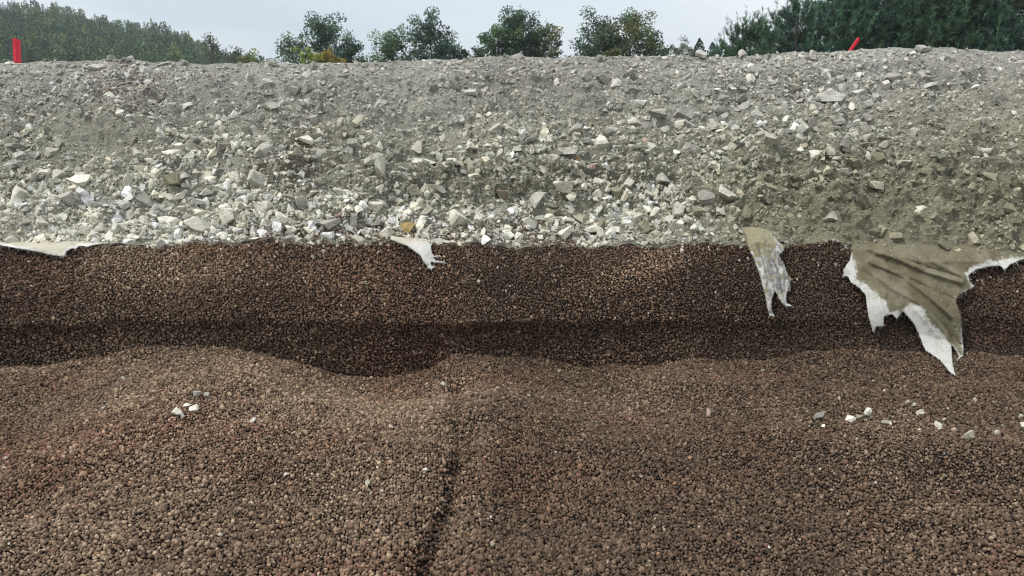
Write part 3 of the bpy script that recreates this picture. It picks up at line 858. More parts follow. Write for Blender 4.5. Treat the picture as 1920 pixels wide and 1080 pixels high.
u, v, P, R, s = scatter(26000, 4.5, 13, 1.7, dens_s, 1.5)
c = rock_col(u, v, len(u)); c = .6 * c + .4 * soil_col(u, v, P)
merged_rocks('stone_rubble', MED, P, R, s, c, M_STONE)
u, v, P, R, s = scatter(60000, 2.2, 6, 1.2, lambda u, v: dens_s(u, v) * .6 + .5)
c = rock_col(u, v, len(u)); c = .5 * c + .5 * soil_col(u, v, P)
merged_rocks('stone_grit', SML, P, R, s, c, M_STONE)

CLOD = [rock_shape(rr, int(rr.integers(12, 18)), 2, rough=.30, spread=(.5, .8)) for _ in range(14)]
def dens_c(u, v): return np.clip(1.2 * clods(u, v) - .15, .05, 1.2) + .25 * sstep(1250, 1500, u) * sstep(200, 300, v) + .15 * sstep(300, 150, v)
u, v, P, R, s = scatter(1100, 10, 30, 1.8, dens_c, 4)
c = soil_col(u, v, P) * 1.06 * rng.lognormal(0, .06, (len(u), 1))
merged_rocks('soil_clods', CLOD, P - normal(u, v) * (s[:, 2] * .45)[:, None], R, s, c, M_SOIL)

# crumbs of dust-stone fallen on the pellets
k = 1300
u = rng.uniform(-200, 2100, k); v = v_foot(u) + rng.random(k) ** 1.6 * 420
d = .12 + blob(u, v, 1700, 795, 260, 40) + .7 * blob(u, v, 350, 770, 80, 30) + .35 * blob(u, v, 700, 900, 200, 140)
m = rng.random(k) < d; u, v = u[m], v[m]; k = len(u)
k2 = 260; uw = rng.uniform(-100, 2000, k2); vw = v_edge(uw) + 2 + rng.random(k2) ** 2.2 * 90
u = np.concatenate([u, uw]); v = np.concatenate([v, vw]); k = len(u)
P = surf(u, v); w = 2.6 * 3.4 ** (rng.random(k) ** 1.8) * P[:, 1] / F * .5
s = np.stack([w, w * rng.uniform(.5, 1, k), w * rng.uniform(.4, .8, k)], -1)
merged_rocks('stone_crumbs', SML, P + normal(u, v) * .009, rot_mats(rng.uniform(0, 6, k), rng.uniform(0, 6, k), rng.uniform(0, 6, k)), s, np.clip(C(.52, .48, .41) * rng.lognormal(-.15, .3, k)[:, None], .1, .75), M_STONE)

# ------------------------------------------------------------------ torn geotextile
m, nt, b = mat_base('felt', .95)
c = col_attr(nt)
n1 = noise_tex(nt, 230, 5, .75)
c = mixnode(nt, c, ramp(nt, n1, (.3, .74), (.6, 1.08)), 1.0, 'MULTIPLY')
nt.links.new(c, b.inputs['Base Color'])
bump(nt, b, noise_tex(nt, 500, 5, .7), .5, .004)
M_FELT = m
m, nt, b = mat_base('felt_fibre', .9)
nt.links.new(col_attr(nt), b.inputs['Base Color'])
M_FIBRE = m

def inside(poly, x, y):
    poly = np.asarray(poly, float); x = np.asarray(x); y = np.asarray(y)
    r = np.zeros(x.shape, bool); j = len(poly) - 1
    for i in range(len(poly)):
        xi, yi = poly[i]; xj, yj = poly[j]
        r ^= ((yi > y) != (yj > y)) & (x < (xj - xi) * (y - yi) / (yj - yi + 1e-12) + xi)
        j = i
    return r
def seg_dist(poly, x, y, closed=True):
    poly = np.asarray(poly, float); best = np.full(np.shape(x), 1e9)
    for i in range(len(poly) - (0 if closed else 1)):
        a = poly[i]; b_ = poly[(i + 1) % len(poly)]; d = b_ - a; L = d @ d + 1e-9
        t = np.clip(((x - a[0]) * d[0] + (y - a[1]) * d[1]) / L, 0, 1)
        best = np.minimum(best, np.hypot(x - a[0] - t * d[0], y - a[1] - t * d[1]))
    return best

def cloth(name, outline, torn, off, folds, colour, label, step=2.2, fuzz=1.0, jag=.3, hang=0.0):
    """outline in picture units is laid on the bank's own surface; off(u,v) metres proud of it"""
    out = []
    n = len(outline)
    for i in range(n):
        a = np.array(outline[i]); b_ = np.array(outline[(i + 1) % n]); L = np.hypot(*(b_ - a)); kk = max(1, int(L / step))
        for t in np.arange(kk) / kk:
            p = a + (b_ - a) * t
            if 0 < t and i in torn: p = p + rng.normal(0, jag, 2)
            out.append(p)
    out = np.array(out)
    lo, hi = out.min(0), out.max(0)
    gx, gy = np.meshgrid(np.arange(lo[0], hi[0], step), np.arange(lo[1], hi[1], step))
    gx = gx.ravel() + rng.uniform(-.6, .6, gx.size); gy = gy.ravel() + rng.uniform(-.6, .6, gy.size)
    m = inside(out, gx, gy) & (seg_dist(out, gx, gy) > step * .55)
    pts = [Vector(p) for p in out] + [Vector((x, y)) for x, y in zip(gx[m], gy[m])]
    ne = len(out)
    V2, _, Fc, *_ = delaunay_2d_cdt(pts, [(i, (i + 1) % ne) for i in range(ne)], [], 1, 1e-4)
    uv = np.array([p[:] for p in V2]); Fc = np.array([f for f in Fc if len(f) == 3])
    def place(u, v):
        ve, vl = v_edge(u), v_ledge(u)
        Ys_ = surf(u, np.minimum(v, ve), False)[..., 1]
        t = (v - ve) / (vl - ve)
        soft = np.log1p(np.exp((t - .92) * 7)) / 7            # straight down the wall, then hanging free past the ledge
        Yc = np.where(v <= ve, Ys_, 4.69 + (y_ledge(u) - 4.69) * (t - soft * .93))
        o = off(u, v)
        f = 0
        for line, wid, amp in folds:
            d = seg_dist(line, u, v, False); f = f + amp * np.exp(-1.15 * np.abs(d) / wid)
        lim = surf(u, v)[..., 1] - .03 - .05 * sstep(-90, 50, v - v_foot(u))
        Yc = Yc - o - f; Yc = np.where(v > ve + 45, np.minimum(Yc, lim), Yc)
        return at(u, v, Yc)
    P = place(uv[:, 0], uv[:, 1])
    P = P + (.004 * fbm(P, 14, 3, 201) + .0015 * fbm(P, 60, 2, 211))[:, None] * C(0, -1, .3)
    cm = colour(uv[:, 0], uv[:, 1], P)
    t = empty(name, tuple(P.mean(0) * C(1, 1, 0) + C(0, 0, P[:, 2].min())), label=label, cat='torn fabric', group='torn geotextile hanging over the cut')
    base = np.array(t.location)
    sh = obj('fabric_sheet', new_mesh('fabric_sheet', P - base, Fc, cm, True), M_FELT, t)
    so = sh.modifiers.new('thickness', 'SOLIDIFY'); so.thickness = .004; so.offset = 0
    # frayed fibres along the torn edges
    Vs, Fs, Cs = [], [], []
    for i in range(n):
        if i not in torn: continue
        a = np.array(outline[i]); b_ = np.array(outline[(i + 1) % n]); d = b_ - a; L = np.hypot(*d)
        nr = np.array([-d[1], d[0]]) / (L + 1e-9)
        mid = (a + b_) / 2
        if inside(outline, np.array([mid[0] + nr[0]]), np.array([mid[1] + nr[1]]))[0]: nr = -nr
        for _ in range(int(L * 1.1 * fuzz) + 1):
            p = a + d * rng.random() - nr * rng.uniform(0, 3); ln = rng.gamma(1.6, .95)
            if rng.random() < .03: ln *= 3.2
            dr = nr + rng.normal(0, .55, 2) + np.array([0, .35]); dr /= np.hypot(*dr)
            q1 = p + dr * ln * .55 + rng.normal(0, .3, 2); q2 = p + dr * ln + np.array([rng.normal(0, .8), rng.normal(.2, .6)])
            pr = np.array([-dr[1], dr[0]]) * .22
            pl = np.array([p - pr, p + pr, q1 - pr * .7, q1 + pr * .7, q2])
            W = place(pl[:, 0], pl[:, 1]); W[2:4] += rng.normal(0, .002, 3); W[4] += rng.normal(0, .005, 3) + C(0, -.003, 0)
            k0 = len(Vs) * 5
            cfi = colour(np.array([p[0] - nr[0] * 2]), np.array([p[1] - nr[1] * 2]), W[:1])[0]
            Vs.append(W); Cs.append(np.repeat((cfi * .5 + C(.72, .72, .69) * .5)[None] * rng.uniform(.8, 1.05), 5, 0)); Fs += [(k0, k0 + 1, k0 + 3), (k0, k0 + 3, k0 + 2), (k0 + 2, k0 + 3, k0 + 4)]
    obj('frayed_edge', new_mesh('frayed_edge', np.concatenate(Vs) - base, Fs, np.concatenate(Cs), False), M_FIBRE, t)
    return t

WH = C(.55, .55, .52); OL = C(.15, .132, .082)
def zz(pts, s, ox, oy): return [(x / s + ox, y / s + oy) for x, y in pts]
S7 = (3.3103, 1340, 400)
big_out = zz([(705, 160), (770, 180), (850, 240), (840, 290), (800, 350), (800, 388), (828, 392), (845, 430), (870, 440), (900, 465), (940, 510), (945, 560), (955, 640), (985, 740), (1000, 705), (1045, 700), (1050, 640),
              (1100, 625), (1130, 655), (1165, 605), (1200, 640), (1240, 690), (1275, 770), (1310, 850), (1400, 910), (1460, 985), (1495, 1005), (1475, 940), (1470, 850), (1467, 805), (1500, 855), (1518, 890), (1500, 912),
              (1540, 885), (1545, 840), (1530, 740), (1530, 660), (1510, 590), (1495, 540), (1520, 500), (1612, 455), (1580, 425), (1575, 385), (1620, 350), (1700, 330), (1770, 325), (1800, 350), (1830, 320), (1920, 280), (2040, 262), (2200, 250),
              (2200, 150), (2000, 130), (1750, 130), (1500, 130), (1250, 125), (1050, 120), (850, 130)], *S7)
OLP = zz([(860, 250), (880, 330), (900, 400), (980, 470), (1060, 540), (1092, 600), (1140, 600), (1185, 575), (1215, 560), (1290, 575), (1340, 660), (1440, 760), (1470, 800), (1530, 880), (1520, 740), (1535, 660), (1505, 540),
          (1580, 455), (1545, 370), (1600, 325), (1700, 295), (1900, 262), (2200, 235), (2300, 80), (700, 100)], *S7)
def big_col(u, v, P):
    d = seg_dist(OLP, u, v); ins = inside(OLP, u, v)
    sd = np.where(ins, d, -d) + 5 * fbm(P, 26, 3, 221) + 5.0 * fbm(P, 95, 3, 222) + 2.0
    t = sstep(-2.5, 2.5, sd)
    ol = mixc(OL * np.ones(P.shape), C(.225, .205, .145), sstep(-.1, .5, fbm(P * C(1, 1, .6), 9, 3, 231)) * .8)
    ol = mixc(ol, C(.30, .285, .23), .5 * sstep(.36, .55, fbm(P, 75, 2, 233)))
    ol = mixc(ol, C(.08, .075, .055), .6 * sstep(.3, .55, fbm(P, 42, 2, 234)))
    ol = mixc(ol, C(.19, .172, .115), sstep(30, -10, v - 455))
    wh = mixc(WH * np.ones(P.shape), C(.33, .32, .27), .8 * sstep(.12, .45, fbm(P, 80, 2, 241)) * sstep(-34, -4, sd))
    wh = mixc(wh, C(.40, .385, .32), .55 * sstep(.05, .5, fbm(P * C(1, 1, .4), 24, 3, 243)))
    return mixc(wh, ol, t)
folds = [(zz([(950, 220), (1150, 290), (1330, 370), (1530, 430)], *S7), 5.6, 0.0473), (zz([(960, 300), (1180, 400), (1330, 520), (1480, 650), (1520, 800)], *S7), 4.8, 0.0381),
         (zz([(920, 330), (1100, 470), (1280, 560), (1430, 740), (1500, 860)], *S7), 4.8, 0.0235), (zz([(1050, 330), (1280, 420), (1440, 560)], *S7), 3.2, 0.0117),
         (zz([(1350, 300), (1550, 400)], *S7), 4.0, 0.0192), (zz([(1000, 250), (1300, 300), (1700, 300)], *S7), 7.2, 0.0218), (zz([(1250, 600), (1400, 780), (1470, 960)], *S7), 6.4, 0.0137),
         (zz([(1240, 510), (1420, 690), (1500, 800)], *S7), 3.2, -0.0156), (zz([(1000, 330), (1250, 430), (1480, 530)], *S7), 4.0, -0.0187), (zz([(1080, 240), (1300, 330), (1520, 395)], *S7), 3.2, -0.0246)]
def big_off(u, v):
    t = sstep(455, 500, v)
    vn = v + 5 * np.sin(u * .11) + 4 * np.sin(u * .29 + 1)
    return -.03 * (1 - sstep(440, 470, vn)) + .035 * t + .06 * t * sstep(470, 590, v) + .02 * sstep(1800, 1920, u) * t
cloth('geotextile_sheet', big_out, set(range(0, 51)), big_off, folds, big_col, 'biggest torn olive stained felt sheet with white ragged tongues hanging over dark pellets', fuzz=1.0)

med_out = zz([(165, 88), (190, 130), (215, 220), (250, 300), (285, 400), (310, 490), (325, 570), (340, 637), (372, 640), (350, 600), (352, 540), (376, 478), (400, 530), (435, 578), (490, 578), (447, 560), (440, 520), (450, 490), (469, 470),
              (465, 430), (480, 410), (460, 390), (430, 320), (400, 262), (425, 235), (437, 205), (400, 180), (365, 145), (350, 110), (300, 95), (230, 85)], *S7)
def med_col(u, v, P):
    wh = WH * np.ones(P.shape)
    t = sstep(-.25, .30, fbm(P * C(1.6, 1, .45), 34, 4, 251)) * .9 * np.clip(1.3 * blob(u, v, 1452, 508, 24, 50), 0, 1)
    t = np.clip(t + .9 * sstep(-.02, .3, fbm(P * C(1.5, 1, .5), 60, 3, 252)) * sstep(585, 540, v), 0, .92)
    c = mixc(wh, C(.17, .165, .165), t)
    ol = sstep(.0, .4, fbm(P, 30, 3, 261) + .9 * sstep(500, 435, v) - .2 + .45 * sstep(1445, 1410, u))
    return mixc(c, C(.27, .25, .16), ol)
folds = [(zz([(200, 110), (300, 330), (345, 600)], *S7), 4.8, 0.0297), (zz([(290, 150), (380, 380), (420, 560)], *S7), 4.0, 0.0324), (zz([(330, 150), (430, 330), (460, 470)], *S7), 4.0, 0.0243),
         (zz([(270, 200), (340, 400), (360, 500)], *S7), 3.2, -0.0270), (zz([(320, 180), (410, 380), (435, 470)], *S7), 3.2, -0.0216)]
cloth('geotextile_sheet', med_out, set(range(1, 28)), lambda u, v: .03 + .03 * sstep(430, 520, v) - .02 * (1 - sstep(425, 440, v)), folds, med_col, 'narrow hanging felt strip with olive top, grey mottling and two pointed tails', fuzz=.6, jag=.35)

S6 = (9.6, 680, 420)
sm_out = zz([(465, 190), (500, 280), (640, 340), (800, 390), (950, 500), (1040, 560), (1080, 650), (1180, 790), (1240, 812), (1300, 775), (1232, 748), (1218, 680), (1300, 695), (1480, 680), (1330, 668), (1262, 605), (1400, 573), (1290, 578),
             (1240, 520), (1230, 400), (1260, 335), (1450, 335), (1690, 330), (1650, 295), (1250, 270), (900, 260), (600, 235)], *S6)
def sm_col(u, v, P):
    return mixc(WH * 1.03 * np.ones(P.shape), C(.50, .47, .37), .8 * sstep(462, 450, v) + .25 * sstep(.1, .5, fbm(P, 40, 2, 271)))
folds = [(zz([(500, 250), (900, 420), (1150, 720)], *S6), 3.5, .02), (zz([(1000, 330), (1150, 480), (1230, 600)], *S6), 3, .012)]
cloth('geotextile_sheet', sm_out, set(range(1, 23)), lambda u, v: .012 + .035 * sstep(445, 475, v), folds, sm_col, 'smallest bright white felt scrap curling over the edge below the yellow stone', step=1.6, fuzz=1.6, jag=.35)

S8 = (8.0, 0, 430)
lf_out = [(-260, 452), (-120, 461)] + zz([(0, 225), (20, 238), (300, 290), (560, 335), (750, 380), (955, 412), (985, 340), (1060, 290), (1150, 285), (1180, 250), (1330, 255), (1450, 225), (1650, 205), (1600, 175), (1300, 160), (900, 160), (500, 150), (0, 140)], *S8) + [(-260, 442)]
def lf_col(u, v, P):
    d = seg_dist(lf_out[:14], u, v, False)
    return mixc(C(.50, .475, .38) * np.ones(P.shape), C(.68, .67, .64), sstep(6, 1, d + 2 * fbm(P, 50, 2, 281)))
cloth('geotextile_sheet', lf_out, set(range(0, 14)), lambda u, v: -.01 + .075 * sstep(448, 466, v), [([(20, 456), (119, 478)], 5, .012)], lf_col, 'dusty white felt flap with one point jutting over the pellets below the red post', step=2.2, fuzz=1.2, jag=.4)

# ------------------------------------------------------------------ red markers
m, nt, b = mat_base('red_paint', .55)
pc = ramp(nt, noise_tex(nt, 18, 4), (.35, (.60, .025, .045)), (.7, (.76, .05, .085)))
wn_ = noise_tex(nt, 55, 5, .75)
pc = mixnode(nt, pc, (.34, .20, .15), ramp(nt, wn_, (.60, 0), (.66, .8)))
nt.links.new(pc, b.inputs['Base Color'])
bump(nt, b, noise_tex(nt, 60, 4), .25, .004)
M_RED = m
m, nt, b = mat_base('raw_wood', .8)
nt.links.new(ramp(nt, noise_tex(nt, 50, 4), (.35, (.30, .21, .12)), (.7, (.45, .33, .2))), b.inputs['Base Color'])
M_WOOD = m
def plank(name, pb, pt, w, d, mat_top, label, cat, cut=.0):
    pb, pt = Vector(pb), Vector(pt); ax = (pt - pb); L = ax.length
    t = empty(name, pb, label=label, cat=cat)
    t.rotation_euler = ax.to_track_quat('Z', 'Y').to_euler()
    def board(z0, z1, g, cut):
        bm = bmesh.new(); bmesh.ops.create_cube(bm, size=1)
        for v in bm.verts:
            top = v.co.z > 0
            v.co = Vector((v.co.x * (w + g), v.co.y * (d + g), z1 if top else z0))
            if top: v.co.z -= cut * (v.co.x / w + .5)
        bmesh.ops.bevel(bm, geom=bm.edges[:], offset=.004, segments=2, affect='EDGES')
        me = bpy.data.meshes.new('board'); bm.to_mesh(me); bm.free(); return me
    obj('painted_board', board(0, L, 0, cut), mat_top, t)
    obj('buried_end', board(-.45, -.003, -.003, 0), M_WOOD, t)
    return t
Yp = 7.25
pb, pt = at(33, 124, Yp), at(31, 72, Yp)
plank('marker_post', pb, pt, 15 / F * Yp, .03, M_RED, 'flat red marker board standing upright behind the crest before the wooded hill', 'marker post', .012)
pb, pt = at(1590, 101, 7.1), at(1612, 70, 7.0)
plank('marker_stake', pb, pt, .030, .022, M_RED, 'thin red stake leaning toward the pines behind the crest', 'marker stake', .02)

# ------------------------------------------------------------------ ground, hill
m, nt, b = mat_base('far_ground', .95)
nt.links.new(ramp(nt, noise_tex(nt, .4, 6), (.35, (.06, .075, .03)), (.6, (.10, .10, .05)), (.75, (.19, .17, .13))), b.inputs['Base Color'])
bump(nt, b, noise_tex(nt, 3, 5), .6, .1)
M_GROUND = m
gx = np.array([-1600, -400, -120, -40, 40, 120, 400, 1600.]); gy = np.array([-1200, -300, -60, 0, 20, 60, 120, 300, 900, 2200.])
XX, YY = np.meshgrid(gx, gy); ZZ = np.full(XX.shape, -.75)
obj('ground', new_mesh('ground', np.stack([XX, YY, ZZ], -1).reshape(-1, 3), grid_faces(len(gy), len(gx))), M_GROUND, kind='structure')

def hill_z(x, y):
    u = 960 + F * x / (y * CP + 1e-6)
    hk = I(u, (-1500, 19), (-400, 15.6), (0, 13.2), (120, 12.4), (220, 9.9), (330, 8.4), (430, 5.2), (480, 3.2), (520, .8), (620, -1.5))
    t = np.clip((y - 78) / 82, 0, 1.6)
    return -.8 + (hk + .8) * np.minimum(t, 1.15) + np.where(t > 1.15, (t - 1.15) * 2, 0)
hu = np.linspace(-1400, 700, 60); hy = np.concatenate([np.linspace(76, 180, 40), [220, 300]])
X = ((hu[None, :] - 960) / F) * hy[:, None] * CP; Yh = np.repeat(hy[:, None], 60, 1)
Z = hill_z(X, Yh)
obj('hill', new_mesh('hill', np.stack([X, Yh, Z], -1).reshape(-1, 3), grid_faces(len(hy), 60), None, True), M_GROUND, kind='structure')

# ------------------------------------------------------------------ vegetation
def cards(cen, nrm_, L, W, col, droop=None):
    """leaf-shaped quads: cen (n,3), L/W (n,), direction random about nrm_"""
    n = len(cen)
    a = rng.normal(size=(n, 3)) if droop is None else droop + rng.normal(0, .35, (n, 3))
    a /= np.linalg.norm(a, axis=1, keepdims=True)
    b_ = np.cross(a, nrm_ + rng.normal(0, .5, (n, 3))); b_ /= np.linalg.norm(b_, axis=1, keepdims=True) + 1e-9
    V = np.stack([cen - a * (L * .5)[:, None], cen + b_ * (W * .5)[:, None], cen + a * (L * .5)[:, None], cen - b_ * (W * .5)[:, None]], 1)
    return V.reshape(-1, 3), np.arange(n * 4).reshape(-1, 4), np.repeat(col, 4, 0)

def tubes(segs, sides=6):
    Vs, Fs = [], []; off = 0
    for pts, rad in segs:
        pts = np.asarray(pts, float); k = len(pts)
        for i in range(k):
            d = pts[min(i + 1, k - 1)] - pts[max(i - 1, 0)]; d /= np.linalg.norm(d) + 1e-9
            a = np.cross(d, [0.3, .9, .1]); a /= np.linalg.norm(a); c = np.cross(d, a)
            th = np.arange(sides) / sides * 2 * math.pi
            Vs.append(pts[i] + rad[i] * (np.cos(th)[:, None] * a + np.sin(th)[:, None] * c))
        for i in range(k - 1):
            for j in range(sides):
                Fs.append((off + i * sides + j, off + i * sides + (j + 1) % sides, off + (i + 1) * sides + (j + 1) % sides, off + (i + 1) * sides + j))
        off += k * sides
    return np.concatenate(Vs), np.array(Fs)

def broadleaf(seed, h, w, tint, leaf=.11, n=3200, shoots=5, airy=1.0, base=.16):
    """unit data: trunk with limbs, crown of leaf clumps at the limb ends"""
    global rng
    r = np.random.default_rng(seed); keep = rng; rng = r
    segs = []
    top = np.array([r.normal(0, .04) * w, r.normal(0, .04) * w, h * .93])
    tp = [np.array([0, 0, -.1]), np.array([r.normal(0, .02), r.normal(0, .02), h * .3]), np.array([r.normal(0, .05), r.normal(0, .05), h * .65]), top]
    segs.append((tp, [.022 * h, .017 * h, .010 * h, .003 * h]))
    ends = []
    nl = int(16 + h * 3)
    for i in range(nl):
        f = base + (1 - base) * (i + r.random()) / nl
        z = h * f * .92
        p0 = np.array([np.interp(z, [0, h * .3, h * .65, h * .93], [q[0] for q in tp]), np.interp(z, [0, h * .3, h * .65, h * .93], [q[1] for q in tp]), z])
        prof = (math.sin(math.pi * min(1, (1 - f) * .78 + .16)) ** .8)
        L = w * .5 * prof * r.uniform(.65, 1.15)
        th = i * 2.4 + r.normal(0, .4)
        p2 = p0 + np.array([math.cos(th) * L, math.sin(th) * L, L * r.uniform(.35, .9)])
        p1 = (p0 + p2) / 2 + np.array([0, 0, -L * .08])
        segs.append(([p0, p1, p2], [.006 * h, .004 * h, .0015 * h]))
        ends.append((p2, .30 * w * r.uniform(.5, .9) * (.5 + .5 * prof))); ends.append((p1, .22 * w * r.uniform(.5, .9)))
        if r.random() < .6:
            q = p2 + r.normal(0, .12 * w, 3) + np.array([0, 0, .1 * w]); segs.append(([p1, q], [.003 * h, .001 * h])); ends.append((q, .18 * w))
    ends.append((top, .12 * w))
    per = n // len(ends)
    cen, cc_ = [], []
    for p, rad in ends:
        g = r.normal(0, .5, (per, 3)); k = np.linalg.norm(g, axis=1, keepdims=True); g = g / np.maximum(k, .9)
        cen.append(p + g * rad * np.array([1, 1, .8]) * airy)
        cl = np.array(tint[int(r.integers(0, len(tint)))]) * math.exp(r.normal(0, .22))
        cc_.append(np.clip(cl * np.exp(r.normal(0, .25, (per, 1))), .005, .6))
    for i in range(shoots):
        x, y = r.normal(0, .24 * w, 2); z0 = h * (.80 + .08 * r.random()) - 1.0 * math.hypot(x, y) * .35
        L = r.uniform(.12, .22) * h
        q = [np.array([x, y, z0 - .15 * h]), np.array([x, y, z0]), np.array([x * 1.06, y * 1.06, z0 + L])]
        segs.append((q, [.006, .005, .002]))
        kk = int(L / .05)
        zz_ = z0 + L * r.random(kk)
        cen.append(np.stack([x + r.normal(0, .045, kk), y + r.normal(0, .045, kk), zz_], -1)); cc_.append(np.clip(np.array(tint[0]) * 1.2 * np.exp(r.normal(0, .25, (kk, 1))), 0, .5))
    cen = np.concatenate(cen); cc_ = np.concatenate(cc_); k = len(cen)
    V, Fc, cv = cards(cen, np.array([0, 0, 1.]), leaf * r.uniform(.7, 1.4, k), leaf * .62 * r.uniform(.7, 1.3, k), cc_)
    rng = keep
    tv, tf = tubes(segs)
    return new_mesh('crown', V, Fc, cv), new_mesh('trunk', tv, tf, None, True)

def pine(seed, h, w, tint, dens=1.0):
    global rng
    r = np.random.default_rng(seed); keep = rng; rng = r
    segs = [([np.array([0, 0, -.1]), np.array([r.normal(0, .05), r.normal(0, .05), h * .5]), np.array([0, 0, h * .97])], [.024 * h, .016 * h, .004 * h])]
    tips = []
    nw = int(h / .30)
    for i in range(nw):
        f = .12 + .86 * i / nw; z = h * f
        L0 = w * .5 * min(1, (1 - f) * 1.55 + .12) ** .75
        for j in range(int(r.integers(5, 8))):
            th = r.random() * 6.28; L = L0 * r.uniform(.75, 1.15)
            up = .25 + .75 * f
            d = np.array([math.cos(th), math.sin(th), up * .55])
            p0 = np.array([0, 0, z + r.normal(0, .06)]); p1 = p0 + d * L * .55; p2 = p1 + np.array([d[0] * .45 * L, d[1] * .45 * L, L * .45 * (.4 + .7 * f)])
            segs.append(([p0, p1, p2], [.010 + .004 * L, .008, .004]))
            nt_ = int((3 + L * 8) * dens)
            for k in range(nt_):
                t = r.uniform(.25, 1.0)
                q = p0 + (p1 - p0) * min(1, t / .55) + (p2 - p1) * max(0, (t - .55) / .45)
                dirv = np.array([d[0] * .5, d[1] * .5, .65 + .4 * r.random()]) + r.normal(0, .4, 3)
                dirv /= np.linalg.norm(dirv)
                q = q + r.normal(0, .07, 3)
                tips.append((q, dirv, r.uniform(.12, .24)))
            dirv = np.array([d[0] * .12, d[1] * .12, 1.]) + r.normal(0, .12, 3); dirv /= np.linalg.norm(dirv)
            tips.append((p2, dirv, r.uniform(.28, .55) * (.7 + .5 * f)))
    for k in range(5):
        dirv = np.array([r.normal(0, .35), r.normal(0, .35), 1.]); dirv /= np.linalg.norm(dirv)
        tips.append((np.array([0, 0, h * .95]), dirv, .45 if k else .65))
    # each shoot: a bottle brush of needles
    per = 26
    q = np.array([t[0] for t in tips]); d = np.array([t[1] for t in tips]); L = np.array([t[2] for t in tips]); n = len(q)
    s = r.random((n, per)); base = q[:, None] + d[:, None] * (L[:, None] * s)[..., None]
    out = r.normal(size=(n, per, 3)); out -= (out * d[:, None]).sum(-1, keepdims=True) * d[:, None]; out /= np.linalg.norm(out, axis=-1, keepdims=True) + 1e-9
    nd = out * .75 + d[:, None] * .85; nd /= np.linalg.norm(nd, axis=-1, keepdims=True)
    nl = r.uniform(.07, .12, (n, per))
    side = np.cross(nd, r.normal(size=(n, per, 3))); side /= np.linalg.norm(side, axis=-1, keepdims=True) + 1e-9
    wd = .0075
    V = np.stack([base - side * wd, base + side * wd, base + nd * nl[..., None] + side * wd * .4, base + nd * nl[..., None] - side * wd * .4], 2).reshape(-1, 3)
    Fc = np.arange(len(V)).reshape(-1, 4)
    cl = np.array(tint)[r.integers(0, len(tint), n)] * np.exp(r.normal(0, .28, (n, 1)))
    zt = q[:, 2:3] / h
    cv = np.repeat(np.repeat(np.clip(cl, .004, .4), per, 0) * np.exp(r.normal(0, .15, (n * per, 1))), 4, 0)
    rng = keep
    sv = [(([t[0], t[0] + t[1] * t[2]]), [.006, .003]) for t in tips[::3]]
    tv, tf = tubes(segs + sv, 5)
    return new_mesh('crown', V, Fc, cv), new_mesh('trunk', tv, tf, None, True)

def plant(name, meshes, loc, scale, rz, label, cat, group, lm):
    cr, tr = meshes
    t = empty(name, loc, label=label, cat=cat, group=group)
    t.scale = scale; t.rotation_euler = (0, 0, rz)
    obj('crown', cr, lm, t); obj('trunk', tr, M_BARK, t)
    return t
GZ = -.75
def place_uv(u, vtop, Y):
    """foot on the ground at column u, and the height that brings the top to row vtop"""
    p = at(u, vtop, Y); return (p[0], Y, GZ), p[2] - GZ

